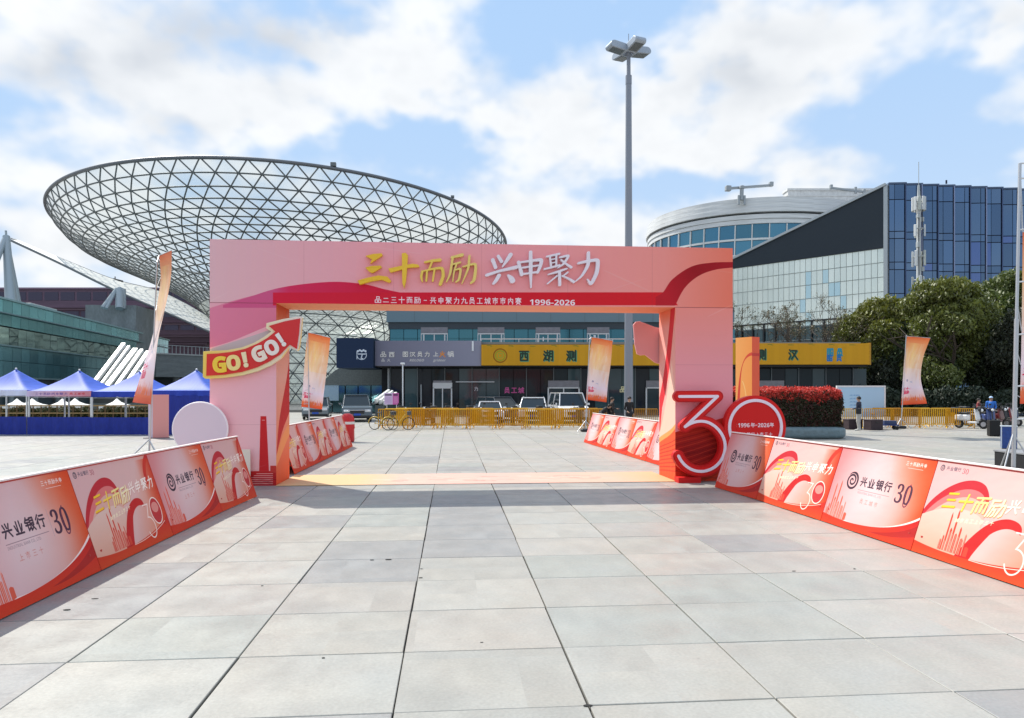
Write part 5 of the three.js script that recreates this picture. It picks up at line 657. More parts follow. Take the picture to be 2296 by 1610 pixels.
function bicycle(label, x, d, turn, c) {
  const p = at(x, CY, d), o = thing('bicycle', label, 'bicycle', [p.x, 0, p.z], turn, 'yellow bicycles along the railings'), m = P(c, .3, { clearcoat: .4 });
  for (const z of [.52, -.52]) { const w = part('wheel', new THREE.TorusGeometry(.31, .02, 6, 28).rotateY(Math.PI / 2), tyreM, o, [0, .33, z]); part('spokes', Array.from({ length: 8 }, (_, i) => bar([0, 0, 0], [0, Math.sin(i * .785) * .3, Math.cos(i * .785) * .3], .004, 4)), rimM, w); }
  part('frame', [bar([0, .33, -.52], [0, .3, -.02], .018), bar([0, .3, -.02], [0, .85, -.2], .02), bar([0, .3, -.02], [0, .82, .36], .024), bar([0, .33, -.52], [0, .74, -.17], .014), bar([0, .33, .52], [0, 1.0, .34], .02)], m, o);
  part('saddle', rb(.14, .06, .26, 0, .9, -.22, .03), blackTrim, o); part('handlebar', [bar([-.27, 1.02, .3], [.27, 1.02, .3], .016)], blackTrim, o); part('basket', [rb(.3, .2, .22, 0, .88, .56, .03)], M([.08, .08, .08], .6), o); part('mudguard', [new THREE.TorusGeometry(.35, .03, 6, 16, 2.4).rotateY(Math.PI / 2).translate(0, .33, -.52)], m, o);
}
[[860, 37.2, 1.2], [893, 37, 1.7]].forEach(([x, d, t], i) => bicycle(`yellow shared bicycle at the left end of the middle railings, ${['first', 'second'][i]} from the left`, x, d, t, [.55, .36, .04]));
// ------------------------------------------------------------------ greenery and small white tents behind the marquees
{
  const cl = leafClump(12, .07, .16), o = thing('low_hedge', 'low straggly hedge and planters behind the blue marquees', 'hedge');
  const n = 7000, h = scatter('leaves', cl, leafM([1, 1, 1], .15), o, n, () => { const x = rr(-60, 470), d = rr(43.2, 44.2), p = at(x, CY, d), g = rnd(), top = .4 + .45 * Math.max(0, .4 + perlin.noise(x * .03, 3, 1)); p.y = .25 + top * Math.sqrt(rnd()); return [p, rr(.8, 1.5), g < .25 ? lin(.16, .1, .03) : lin(.05 + .03 * rnd(), .075, .02)]; }); h.userData.kind = 'stuff'; h.name = 'leaves';
  const a = at(-70, CY, 43.7), b = at(470, CY, 43.7); part('planter_trough', beam(V(a.x, .22, a.z), V(b.x, .22, b.z), 1.0, .44), M([.2, .17, .15], .8, { map: grime }), o);
  const posts = []; for (let i = 0; i <= 30; i++) { const q = at(lerp(-70, 470, i / 30), CY, 42.9); posts.push(bx(.05, 1.2, .05, q.x, .6, q.z)); } const c = at(-70, CY, 42.9), e = at(470, CY, 42.9);
  const r = thing('wooden_fence', 'brown post fence before the low hedge behind the marquees', 'fence'); parts('post', posts, M([.12, .07, .03], .7), r); part('rail', [beam(V(c.x, 1.15, c.z), V(e.x, 1.15, e.z), .06, .08), beam(V(c.x, .7, c.z), V(e.x, .7, e.z), .05, .06)], M([.3, .19, .07], .6), r);
}
[[38, 47], [72, 49], [140, 47.5], [168, 50], [262, 48]].forEach(([x, d], i) => {
  const p = at(x, CY, d), o = thing('white_tent', `small white peaked tent far behind the marquees, ${['first', 'second', 'third', 'fourth', 'fifth'][i]} from the left`, 'tent', [p.x, 0, p.z], -YAW, 'small white tents behind the marquees'), wm = M([.78, .78, .76], .7, { side: THREE.DoubleSide });
  part('roof', new THREE.LatheGeometry([[2.1, 2.0], [1.2, 2.18], [.5, 2.5], [.05, 2.95]].map((q) => new THREE.Vector2(...q)), 4).rotateY(Math.PI / 4), wm, o); part('valance', [bx(2.95, .3, .03, 0, 1.87, 1.48), bx(2.95, .3, .03, 0, 1.87, -1.48), bx(.03, .3, 2.95, 1.48, 1.87, 0), bx(.03, .3, 2.95, -1.48, 1.87, 0)], wm, o);
  for (const [a, b] of [[-1, -1], [1, -1], [-1, 1], [1, 1]]) part('leg', bx(.07, 1.9, .07, a * 1.42, .95, b * 1.42), legM, o); part('counter', bx(2.6, 1.5, .6, 0, .75, .9), wm, o); o.scale.setScalar(.52);
});
// ------------------------------------------------------------------ trees
const barkM = M([.07, .052, .04], .9, { map: grime });
function limb(list, a, dir, len, r, depth, tips, bend = .25, n = 3, minR = .012) {
  const b = a.clone().addScaledVector(dir, len); list.push(bar(a, b, r, depth > 2 ? 8 : 5, r * .68)); if (depth <= 0) { tips.push(b); return; }
  const k = n + (rnd() < .4 ? 1 : 0); for (let i = 0; i < k; i++) { const d = dir.clone().addScaledVector(V(rr(-1, 1), rr(-.35, .8), rr(-1, 1)).normalize(), bend + rr(.25, .6)).normalize(); limb(list, i ? a.clone().lerp(b, rr(.55, 1)) : b, d, len * rr(.6, .82), Math.max(minR, r * .6), depth - 1, tips, bend, n, minR); }
}
const leafTree = leafClump(24, .17, .5, .4), leafMat = leafM([1, 1, 1], .5);
function tree(label, x, ytop, d, wpx, tint, seedN, ylow = 868) {
  seed = seedN; const p = at(x, CY, d), H = EYE + (CY - ytop) * d / FOC, R = wpx * d / FOC / 2, low = Math.max(.6, EYE + (CY - ylow) * d / FOC), o = thing('camphor_tree', label, 'tree', [p.x, 0, p.z], rnd() * 6, 'evergreen trees on the right'), wood = [], tips = [];
  limb(wood, V(0, 0, 0), V(rr(-.06, .06), 1, rr(-.06, .06)).normalize(), H * .34, .22, 3, tips, .45, 3, .03); part('trunk', wood, barkM, o);
  // the crown is a heap of rounded boughs, leaf tufts thickest on their outside
  const boughs = []; for (let i = 0; i < 34; i++) { const t = Math.pow(rnd(), .8), a = rnd() * 6.283, y = lerp(low + .6, H - .9, t), prof = Math.sqrt(Math.max(.05, 1 - Math.pow((t - .42) / .68, 2))), q = R * prof * Math.sqrt(rr(.15, 1)) * .8; boughs.push([V(Math.cos(a) * q, y, Math.sin(a) * q), rr(.9, 1.6) * R / 3.4]); } boughs.push([V(0, H - 1.1, 0), 1.1 * R / 3.4 + .2]);
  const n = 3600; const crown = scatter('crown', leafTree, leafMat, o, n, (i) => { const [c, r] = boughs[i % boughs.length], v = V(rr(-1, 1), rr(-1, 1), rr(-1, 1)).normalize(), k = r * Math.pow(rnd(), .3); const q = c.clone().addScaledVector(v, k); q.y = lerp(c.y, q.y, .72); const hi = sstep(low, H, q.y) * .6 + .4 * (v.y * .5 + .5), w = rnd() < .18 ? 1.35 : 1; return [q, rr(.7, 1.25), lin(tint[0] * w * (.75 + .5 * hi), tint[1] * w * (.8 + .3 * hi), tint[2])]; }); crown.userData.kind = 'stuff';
}
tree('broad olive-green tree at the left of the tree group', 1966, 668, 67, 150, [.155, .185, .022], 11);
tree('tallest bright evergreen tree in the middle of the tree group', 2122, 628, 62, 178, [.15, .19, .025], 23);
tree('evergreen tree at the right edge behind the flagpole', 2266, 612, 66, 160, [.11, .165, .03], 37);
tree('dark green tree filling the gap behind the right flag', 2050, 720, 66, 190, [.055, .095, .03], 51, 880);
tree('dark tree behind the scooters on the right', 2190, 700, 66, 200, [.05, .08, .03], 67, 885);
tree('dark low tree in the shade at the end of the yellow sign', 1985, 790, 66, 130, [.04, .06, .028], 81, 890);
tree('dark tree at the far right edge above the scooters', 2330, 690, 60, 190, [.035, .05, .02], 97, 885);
{
  const cl = leafClump(14, .12, .35), o = thing('shrub_belt', 'dark belt of shrubs in the shade under the right trees', 'shrubs');
  const h = scatter('leaves', cl, leafM([1, 1, 1], .1), o, 3200, () => { const x = rr(1880, 2420), d = rr(58, 62), p = at(x, CY, d); p.y = .2 + (1.6 + perlin.noise(x * .02, 1, 1)) * Math.sqrt(rnd()); return [p, rr(.9, 1.6), lin(.02, .035, .018)]; }); h.userData.kind = 'stuff';
}
[[1668, 690, 66, 3], [1720, 700, 68, 19], [1762, 688, 65, 9], [1822, 672, 67, 14], [1870, 690, 69, 5]].forEach(([x, yt, d, sd], i) => {
  seed = sd * 77 + 5; const p = at(x, CY, d), H = EYE + (CY - yt) * d / FOC, o = thing('bare_tree', `leafless brown tree above the yellow sign, ${['first', 'second', 'third', 'fourth', 'fifth'][i]} from the left`, 'tree', [p.x, 0, p.z], 0, 'bare trees behind the yellow shop sign'), w = [], tips = [];
  limb(w, V(0, 0, 0), V(rr(-.1, .1), 1, rr(-.1, .1)).normalize(), H * .36, .14, 5, tips, .3, 2, .016); part('trunk', w, M([.085, .066, .05], .9), o);
  const cl = leafClump(5, .07, .2), sl = scatter('sparse_leaves', cl, leafM([1, 1, 1], .2), o, 260, () => { const t = tips[Math.floor(rnd() * tips.length)]; return [t.clone().add(V(rr(-.2, .2), rr(-.2, .2), rr(-.2, .2))), rr(.7, 1.2), rnd() < .5 ? lin(.16, .12, .06) : lin(.07, .08, .03)]; }); sl.userData.kind = 'stuff';
});
// ------------------------------------------------------------------ buildings
const tint = (c, rough = .08, metal = .9, o = {}) => M(c, rough, { metalness: metal, ...o });
const frameAlong = (A, B) => { const d = B.clone().sub(A).setY(0), L = d.length(); d.normalize(); return { p: V(A.x, 0, A.z), turn: Math.atan2(-d.z, d.x), L }; };
const paneJit = (m, n = 4) => Array.from({ length: n }, (_, i) => { const q = m.clone(); q.color.multiplyScalar(.86 + .28 * i / (n - 1)); q.roughness = Math.max(.02, m.roughness + (i % 2 ? .03 : 0)); return q; });
// steel lattice funnel
{
  const D = 130, a0 = -16.85 * Math.PI / 180, dir = FWD.clone().multiplyScalar(Math.cos(a0)).addScaledVector(RGT, Math.sin(a0)), side = V(-dir.z, 0, dir.x), c = dir.clone().multiplyScalar(D);
  const o = thing('lattice_funnel', 'huge trumpet-shaped steel lattice funnel with glazing rising behind the arch', 'lattice structure', [c.x, 0, c.z]);
  const prof = new THREE.SplineCurve([[36.6, 26.1], [35.7, 24.2], [33.4, 22], [27.2, 19.2], [21.4, 16.4], [17, 13.2], [14.3, 9.8], [12.2, 5.6], [11, 1.6], [10.4, -2]].map((p) => new THREE.Vector2(...p)));
  const n1 = 15, n2 = 11, rings = n1 + n2, tAt = (i) => i / rings;
  const pt = (i, phi) => { const p = prof.getPointAt(tAt(i)), w = Math.pow(Math.max(0, (p.y + 2) / 28), 1.3), ca = Math.cos(phi), sa = Math.sin(phi), toward = -ca, h = p.y + w * (2.5 * -toward * -1 + 0); const r = p.x; const v = dir.clone().multiplyScalar(ca * r).addScaledVector(side, sa * r).addScaledVector(side, (1 - w) * 3.2); v.y = EYE + h + w * (-1.1 * sa * 1); return v; };
  const N1 = 80, N2 = 26, ph = (i, k) => i <= n1 ? 2 * Math.PI * (k + .5 * (i % 2)) / N1 : 2 * Math.PI * (k + .25 * 2 * ((i - n1) % 2) + .25 * (n1 % 2)) / N2;
  const st = M([.15, .165, .17], .5, { metalness: .3 }), struts = [], tri = [];
  for (let i = 1; i <= rings; i++) { const pts = Array.from({ length: 72 }, (_, k) => pt(i, k / 72 * 2 * Math.PI)); part('ring_beam', new THREE.TubeGeometry(new THREE.CatmullRomCurve3(pts, true), 144, i < n1 ? .11 : .09, 5, true), st, o); }
  part('rim_ring', new THREE.TubeGeometry(new THREE.CatmullRomCurve3(Array.from({ length: 96 }, (_, k) => pt(0, k / 96 * 2 * Math.PI)), true), 240, .25, 8, true), M([.16, .17, .185], .45, { metalness: .4 }), o);
  for (let i = 0; i < rings; i++) { const N = i < n1 ? N1 : N2, odd = i < n1 ? i % 2 : (i - n1) % 2, P0 = (k) => pt(i, i < n1 ? ph(i, k) : i === n1 ? 2 * Math.PI * (k + .25 * (n1 % 2)) / N2 : ph(i, k)), P1 = (k) => pt(i + 1, ph(i + 1, k));
    for (let k = 0; k < N; k++) { const a = P0(k), b = P1(k - (odd ? 0 : 1)), d = P1(k + (odd ? 1 : 0)); const R = i < n1 ? .1 : .09; struts.push(bar(a, b, R, 5), bar(a, d, R, 5)); tri.push([a, b, d, i], [a, d, P0(k + 1), i]); } }
  part('diagonal_struts', struts, st, o).userData.kind = 'stuff';
  const glass = P([.9, .93, .92], .25, { transmission: .78, thickness: 0, ior: 1.35, side: THREE.DoubleSide });
  const frosted = P([.8, .84, .79], .35, { transmission: .5, thickness: 0, side: THREE.DoubleSide });
  const tg = (t) => { const m = t[0].clone().add(t[1]).add(t[2]).divideScalar(3), p = t.slice(0, 3).flatMap((v) => m.clone().lerp(v, .94).toArray()), g = new THREE.BufferGeometry(); g.setAttribute('position', new THREE.Float32BufferAttribute(p, 3)); g.computeVertexNormals(); return g; };
  const score = (t) => t[0].y + 30 * (-t[0].clone().setY(0).normalize().dot(dir)); tri.sort((p, q) => score(q) - score(p));
  const clear = tri.filter((t) => t[3] < n1), low = tri.filter((t) => t[3] >= n1); clear.slice(0, 300).forEach((t) => part('glass_pane', tg(t), glass, o)); part('glazing', clear.slice(300).map(tg), glass, o).userData.kind = 'stuff'; low.forEach((t) => part('frosted_pane', tg(t), frosted, o));
  const top = pt(0, Math.PI * .96), t2 = pt(0, Math.PI * .8); part('rim_lamp', rb(.7, .5, .5, top.x, top.y + .5, top.z, .05), st, o); part('rim_lamp', rb(.5, .35, .4, t2.x, t2.y + .45, t2.z, .05), st, o);
}
// teal glass building along the left
{
  const pt = (lat, d) => V(0, 0, 0).addScaledVector(FWD, d).addScaledVector(RGT, lat), A = pt(-40.3, 46), B = pt(-52.6, 109), f = frameAlong(A, B), o = thing('teal_glass_building', 'long low teal glass building receding along the left side', 'building', f.p, f.turn), L = f.L;
  const teal = paneJit(tint([.17, .44, .46], .2, .6)), tealD = paneJit(tint([.08, .26, .28], .12, .7)), low = paneJit(tint([.08, .22, .25], .2, .65)), dark = M([.02, .045, .05], .5);
  part('wall', bx(L, 9.7, 12, L / 2, 4.85, -6.4), dark, o); part('roof_slab', bx(L + .4, .16, 13, L / 2, 9.86, -6.2), M([.22, .36, .37], .5), o);
  part('ground_floor_wall', bx(L, 3.1, .2, L / 2, 1.55, -.3), M([.03, .05, .06], .4), o);
  const cw = 1.6, n = Math.floor(L / cw), rows = [['fascia_panel', 8.66, 9.76, .1, teal], ['glass_panel', 7.58, 8.62, .02, tealD], ['window_pane', 5.95, 7.5, -.16, paneJit(tint([.16, .24, .23], .04, .9))], ['lower_panel', 4.62, 5.86, .1, low], ['lower_panel', 3.28, 4.58, .1, low]];
  for (const [name, y0, y1, z, ms] of rows) { const g = bx(cw - .05, y1 - y0, .1); for (let i = 0; i < n; i++) part(name, g, ms[Math.floor(rnd() * 4)], o, [cw * (i + .5), (y0 + y1) / 2, z], name === 'window_pane' ? [rr(-.015, .015), rr(-.02, .02), 0] : undefined); }
  part('ledge', [bx(L, .1, .5, L / 2, 8.64, .1), bx(L, .12, .6, L / 2, 5.9, .12), bx(L, .14, .4, L / 2, 3.2, .06)], M([.14, .24, .26], .4, { metalness: .4 }), o);
  for (let i = 0; i < 14; i++) part('column', cy(.22, 3.1, 2 + i * 4.6, 1.55, .1, 12), M([.2, .24, .25], .5), o);
  for (const [x, w, h] of [[30, 6, 1.1]]) part('roof_unit', rb(w, h, 4, x, 10.4, -5, .1), M([.3, .35, .36], .6), o);
}
// dark red stepped building far behind
{
  const d = 150, c = at(0, CY, d), o = thing('stepped_red_building', 'dark purple-red building with stepped overhanging tiers behind the teal building', 'building', [c.x, 0, c.z], -YAW), k = d / FOC, Hh = (y) => EYE + (CY - y) * k;
  const tiers = [[645, 690, 520, 0], [690, 722, 500, 1.5], [722, 748, 482, 3], [748, 764, 462, 4.5], [764, 792, 430, 6.5], [792, 818, 405, 8.5], [818, 878, 381, 10.5]], ms = [[.15, .085, .14], [.11, .05, .09], [.13, .065, .105], [.10, .045, .075], [.12, .055, .09], [.10, .05, .08], [.09, .06, .08]];
  tiers.forEach(([a, b, xr, zz], i) => { const w = (xr + 420) * k, x = xr * k - w / 2; part('tier', bx(w, Hh(a) - Hh(b), 44, x, (Hh(a) + Hh(b)) / 2, -22 - zz), M(ms[i], .55, { map: grime }), o); part('tier_edge', bx(w + .3, .35, .5, x + .15, Hh(a) - .18, -zz + .1), M([.2, .13, .19], .45), o); if (i < 3) for (let q = 0; q < 14; q++) part('window_band', bx(2.9, (Hh(a) - Hh(b)) * .42, .1, x - w / 2 + 40 + q * 3.4, (Hh(a) + Hh(b)) / 2 + .3, -zz + .02), tint([.05, .045, .075], .2, .6), o); });
}
// white membrane canopy with its masts
{
  const o = thing('membrane_canopy', 'white tensioned membrane canopy with inclined steel masts above the teal building', 'canopy'), wm = P([.92, .9, .84], .9, { side: THREE.DoubleSide, transmission: .55, thickness: 0 });
  const up = [[24, 534, 104], [133, 578, 110], [258, 627, 118], [355, 652, 124], [415, 680, 126], [470, 712, 128]].map((p) => at(...p)), lo = [[22, 538, 90], [133, 590, 92], [249, 647, 95], [370, 700, 98], [420, 722, 100], [478, 748, 102]].map((p) => at(...p));
  part('membrane', ruled(up, lo, 14, 36, (t) => -.8 * Math.sin(t * Math.PI)), wm, o);
  part('edge_cable', [new THREE.TubeGeometry(new THREE.CatmullRomCurve3(lo), 40, .16, 6), new THREE.TubeGeometry(new THREE.CatmullRomCurve3(up), 40, .08, 5)], M([.2, .21, .22], .5), o);
  const gm = M([.36, .41, .44], .45, { metalness: .3 }), m1 = at(14, 530, 88), dn = (x, y, d) => at(x, y, d);
  part('mast', [bar(dn(24, 680, 86), m1, .62, 10, .4), bar(dn(41, 680, 89), m1, .34, 10, .22), bar(dn(-34, 640, 84), m1, .5, 8, .3), bar(m1, at(13, 517, 88), .12, 6), bar(dn(31, 618, 87), dn(22, 620, 87), .1)], gm, o);
  const m2 = at(262, 648, 94); part('mast', [bar(dn(230, 690, 92), m2, .26, 8), bar(dn(238, 692, 92), m2, .22, 8), bar(dn(268, 692, 93), m2.clone().add(V(.4, 0, 0)), .5, 10), bar(dn(277, 692, 94), m2.clone().add(V(.8, 0, 0)), .34, 8)], gm, o);
  const b = at(272, CY, 97), by = EYE + (CY - 690) * 97 / FOC; part('anchor_block', bx(6.4, by, 6, b.x, by / 2, b.z), M([.27, .3, .31], .7, { map: grime }), o);
  part('roof_equipment', [beam(at(255, 626, 117), at(275, 631, 117), .3, .3), bar(at(258, 626, 117), at(258, 620, 117), .08)], M([.1, .1, .1], .6), o);
}
// sloped glass entrance roofs with white bars
function slopedGlazing(label, bars, d0, d1) {
  const o = thing('sloped_glazing', label, 'glass roof'), A = bars.map(([x0, y0]) => at(x0, y0, d0)), B = bars.map(([, , x1, y1]) => at(x1, y1, d1)), wm = M([.8, .8, .77], .4);
  bars.forEach((b, i) => part('bar', beam(A[i], B[i], b[4] ?? .3, .35), wm, o));
  for (let i = 0; i + 1 < bars.length; i++) part('glass_pane', ruled([B[i], A[i]].map((p) => p.clone().add(V(0, -.12, 0))), [B[i + 1], A[i + 1]].map((p) => p.clone().add(V(0, -.12, 0))), 2, 4, () => 0), P([.03, .06, .06], .06, { metalness: .4, side: THREE.DoubleSide }), o);
  const n = bars.length - 1; parts('side_wall', [ruled([B[0], A[0]], [V(B[0].x, 0, B[0].z), V(A[0].x, 0, A[0].z)], 2, 3, () => 0), ruled([B[n], A[n]], [V(B[n].x, 0, B[n].z), V(A[n].x, 0, A[n].z)], 2, 3, () => 0)], M([.03, .05, .05], .4, { side: THREE.DoubleSide }), o); part('base_wall', beam(V(A[0].x, .5, A[0].z), V(A[n].x, .5, A[n].z), .3, 1), M([.1, .12, .12], .6), o);
}
slopedGlazing('sloped glass roof with bold white bars rising behind the marquees', [[205, 868, 278, 772, .34], [224, 868, 290, 778, .2], [240, 868, 304, 784, .42], [262, 866, 318, 786, .3], [284, 862, 332, 790, .34], [304, 858, 346, 792, .24]], 62, 68);
slopedGlazing('small sloped glass canopy with white bars beside the people carrier', [[842, 900, 872, 878, .16], [852, 902, 880, 880, .14], [862, 904, 888, 884, .2]], 52, 55);
// concrete walkway right of it
{
  const a = at(350, CY, 82), b = at(560, CY, 92), f = frameAlong(a, b), o = thing('concrete_walkway', 'grey concrete walkway with railing left of the arch', 'walkway', f.p, f.turn), y1 = EYE + (CY - 796) * 84 / FOC;
  part('deck', bx(f.L, 2.6, 5, f.L / 2, y1 - 1.3, -2.5), M([.2, .225, .225], .8, { map: grime }), o); part('coping', bx(f.L, .16, .4, f.L / 2, y1 + .08, -.1), M([.32, .34, .33], .8), o);
  part('railing', [bx(f.L, .06, .06, f.L / 2, y1 + 1.1, -.1), ...Array.from({ length: 26 }, (_, i) => bx(.05, 1.0, .05, f.L * i / 25, y1 + .6, -.1))], M([.3, .33, .34], .5), o); part('undercroft_wall', bx(f.L, y1 - 2.6, .3, f.L / 2, (y1 - 2.6) / 2, -3), M([.03, .045, .05], .6), o); part('pier', [cy(.4, y1 - 2.6, 3, (y1 - 2.6) / 2, -1, 14), cy(.4, y1 - 2.6, 11, (y1 - 2.6) / 2, -1, 14)], M([.2, .22, .22], .8), o);
}
// ------------------------------------------------------------------ low shop building in the middle
{
  const d = 60, k = d / FOC, c = at(CX, CY, d), o = thing('shop_building', 'low dark glass shop building seen through the arch with upper storey set back', 'building', [c.x, 0, c.z], -YAW), X = (x) => (x - CX) * k, Y = (y) => EYE + (CY - y) * k;
  const box = (x0, x1, y0, y1, z0, z1) => bx(X(x1) - X(x0), Y(y0) - Y(y1), z1 - z0, (X(x0) + X(x1)) / 2, (Y(y0) + Y(y1)) / 2, (z0 + z1) / 2), y0 = 931.3;
  const dk = P([.012, .015, .018], .6, { specularIntensity: .4 }), gl = [[.012, .022, .028], [.018, .034, .042], [.03, .055, .065], [.016, .02, .026], [.045, .08, .09]].map((c, i) => P(c, .05, { specularIntensity: .35 + .2 * (i % 3) })), gl2 = paneJit(tint([.045, .14, .18], .08, .8)), wf = M([.6, .6, .6], .45), lint = M([.3, .29, .32], .6, { map: grime }), bandM = M([.13, .2, .24], .4, { metalness: .3 });
  part('ground_floor_core', box(850, 1936, 800, y0, -9, -1.2), dk, o); part('canopy_soffit', box(846, 1940, 815, 823, -1.2, .3), M([.015, .016, .018], .6), o);
  for (let x = 872; x < 1930; x += 31) { const g = box(x + .6, x + 30.4, 826, 926, -1.15, -1.05); part('shopfront_pane', g, gl[Math.floor(rnd() * 5)], o); }  // lighter teal panes: reflections painted into the glass colour
  parts('mullion', Array.from({ length: 18 }, (_, i) => box(871 + i * 62 - 1, 871 + i * 62 + 1, 824, y0, -1.1, -.92)), M([.09, .11, .12], .4), o);
  part('plinth', box(850, 1936, 926, y0, -1.15, -.85), M([.07, .07, .075], .7), o);
  for (const [a, b, dep] of [[1229, 1302, 0], [1452, 1520, 0], [1702, 1768, 0], [968, 1012, 1]]) {
    const fr = part('door', [box(a, b, dep ? 858 : 868, 871, -1.0, -.8), box(a, a + 3, 868, y0, -1.0, -.8), box(b - 3, b, 868, y0, -1.0, -.8), box((a + b) / 2 - 1.2, (a + b) / 2 + 1.2, 868, y0, -1.0, -.82)], wf, o); part('door_glass', [box(a + 3.2, (a + b) / 2 - 1.4, 871.2, 929, -.95, -.9), box((a + b) / 2 + 1.4, b - 3.2, 871.2, 929, -.95, -.9)], gl[1], fr); part('door_lintel', box(a + 1, b - 1, 853, 867.5, -1.0, -.85), lint, fr);
  }
  for (const [str, x, y, h, c2] of [['员工城', 1128, 870, 14, '#c04a8a'], ['力量', 1060, 868, 10, '#b8b4b8'], ['上火', 1280, 884, 12, '#9aa4a8'], ['品内', 1392, 868, 14, '#d8cfa0']]) [...str].forEach((ch, i) => { if (!GL[ch]) return; const sh = trace(80, 80, (q) => glyph(q, ch, 8, 8, 64, 9), .4), sz = h * k / 64; part('window_lettering', plate(sh, sz, .012), M(c2, .5), o, [X(x) + i * h * 1.15 * k, Y(y + h), -1.046]); });
  part('strip_light', box(1020, 1108, 855, 857, -.9, -.8), M([.5, .52, .54], .4), o);
  part('column', [box(866, 870, 826, y0, -.9, -.6), box(940, 943, 862, y0, -.9, -.75), box(1600, 1606, 826, y0, -.9, -.6)], M([.25, .27, .28], .5), o);
  // sign boxes
  const navy = P([.012, .03, .06], .6, { specularIntensity: .4 }), gText = (w, h, draw) => P('#ffffff', .6, { map: canvasTex(w, h, draw), specularIntensity: .45 });
  part('navy_sign_box', box(762, 843, 760, 826, -4, 1.2), [navy, navy, navy, navy, gText(512, 420, (x, w, h) => { x.fillStyle = '#1a2c48'; x.fillRect(0, 0, w, h); x.strokeStyle = '#c8d2de'; x.fillStyle = '#c8d2de'; x.lineWidth = 9; x.beginPath(); x.arc(352, 238, 66, -.5, 3.6); x.stroke(); x.beginPath(); x.moveTo(286, 182); x.lineTo(286, 300); x.stroke(); for (let i = 0; i < 5; i++) { x.beginPath(); x.arc(300 + i * 26, 186 - (i % 2) * 12, 15, 0, 7); x.fill(); } x.lineWidth = 14; x.beginPath(); x.moveTo(300, 226); x.lineTo(408, 226); x.moveTo(360, 230); x.lineTo(344, 288); x.lineTo(372, 290); x.stroke(); }), navy], o);
  part('grey_sign_panel', box(844, 1079.5, 765, 821, -.6, .6), [lint, lint, lint, lint, gText(1024, 260, (x, w, h) => { const g = x.createLinearGradient(0, 0, w, 0); g.addColorStop(0, '#6f6f80'); g.addColorStop(1, '#8b8b9c'); x.fillStyle = g; x.fillRect(0, 0, w, h); x.strokeStyle = '#3c3a40'; const t = (s) => { x.strokeStyle = s; write(x, '品西', 50 + (s === '#d6d2cc' ? 0 : 3), 112 + (s === '#d6d2cc' ? 0 : 3), 60, 7, 1.35); write(x, '图汉员力', 265 + (s === '#d6d2cc' ? 0 : 3), 112 + (s === '#d6d2cc' ? 0 : 3), 56, 7, 1.25); write(x, '上', 560, 112, 52, 7); }; t('#45434a'); t('#d6d2cc'); x.strokeStyle = '#d8842c'; glyph(x, '火', 618, 108, 62, 9); x.strokeStyle = '#d6d2cc'; glyph(x, '锅', 698, 108, 62, 7); x.font = 'italic bold 34px sans-serif'; x.fillStyle = '#c4c0bc'; x.fillText('ROLOGO', 330, 214); x.fillText('grideer', 560, 214); x.strokeStyle = '#c4c0bc'; write(x, '品火', 60, 184, 34, 4, 1.6); }), lint], o);
  part('sign_end_strip', box(1059, 1063, 766, 788, .6, .68), whitePaint, o);
  const ytex = (draw) => gText(2048, 200, (x, w, h) => { x.fillStyle = '#c8931c'; x.fillRect(0, 0, w, h); for (let i = 0; i < 40; i++) { x.fillStyle = `rgba(${i % 2 ? '150,100,10' : '220,170,50'},.07)`; x.fillRect((i * 397) % w, 0, 60 + (i * 53) % 120, h); } x.fillStyle = '#7d7a2c'; for (let i = 0; i < 9; i++) { x.fillRect(60 + i * 221, 4 + (i % 3) * 4, 46, 7); x.fillRect(90 + i * 223, 14, 22, 5); } draw(x, w, h); });
  const ye = M('#a87a18', .5), dkg = '#2c3a30';
  const L1 = 1080, L2 = 1520, px = (x, a, b) => (x - a) / (b - a) * 2048;
  part('yellow_sign_panel', box(L1, L2, 774, 820, -.6, .75), [ye, ye, ye, ye, ytex((x) => { const ring = (cx) => { x.strokeStyle = '#8a5c12'; x.lineWidth = 12; x.beginPath(); x.ellipse(cx, 106, 68, 64, 0, 0, 7); x.stroke(); x.strokeStyle = '#8c9a2c'; x.lineWidth = 10; x.beginPath(); x.ellipse(cx, 106, 50, 46, 0, 0, 7); x.stroke(); x.strokeStyle = '#9aa23a'; x.lineWidth = 8; x.strokeRect(cx - 20, 86, 40, 40); }; ring(px(1122, L1, L2)); ring(px(1478, L1, L2)); for (const [c2, a] of [['西', 1163], ['湖', 1217], ['测', 1268]]) { x.strokeStyle = '#4f8a6a'; glyph(x, c2, px(a, L1, L2) + 6, 56, 112, 20, .95); x.strokeStyle = dkg; glyph(x, c2, px(a, L1, L2), 50, 112, 15, .95); } }), ye], o);
  const R1 = 1521, R2 = 1940;
  part('yellow_sign_panel', box(R1, R2, 771, 818, -.6, .75), [ye, ye, ye, ye, ytex((x) => { for (const [c2, a] of [['测', 1690], ['汉', 1760]]) { x.strokeStyle = '#3f7a5e'; glyph(x, c2, px(a, R1, R2) + 6, 56, 108, 20, .95); x.strokeStyle = dkg; glyph(x, c2, px(a, R1, R2), 50, 108, 15, .95); } for (const [c2, a] of [['图', 1845], ['员', 1866]]) { x.strokeStyle = '#2f8aa0'; glyph(x, c2, px(a, R1, R2), 48, 74, 15); x.strokeStyle = '#2a6fae'; glyph(x, c2, px(a, R1, R2), 108, 62, 13); } }), ye], o);
  part('yellow_sign_end', box(1940, 1943, 770, 819, -5, .76), ye, o); part('flat_roof', box(846, 1938, 766, 771, -9, -.62), M([.2, .22, .23], .8), o); part('side_wall', box(1930, 1937, 820, y0, -9, -1.15), dk, o);
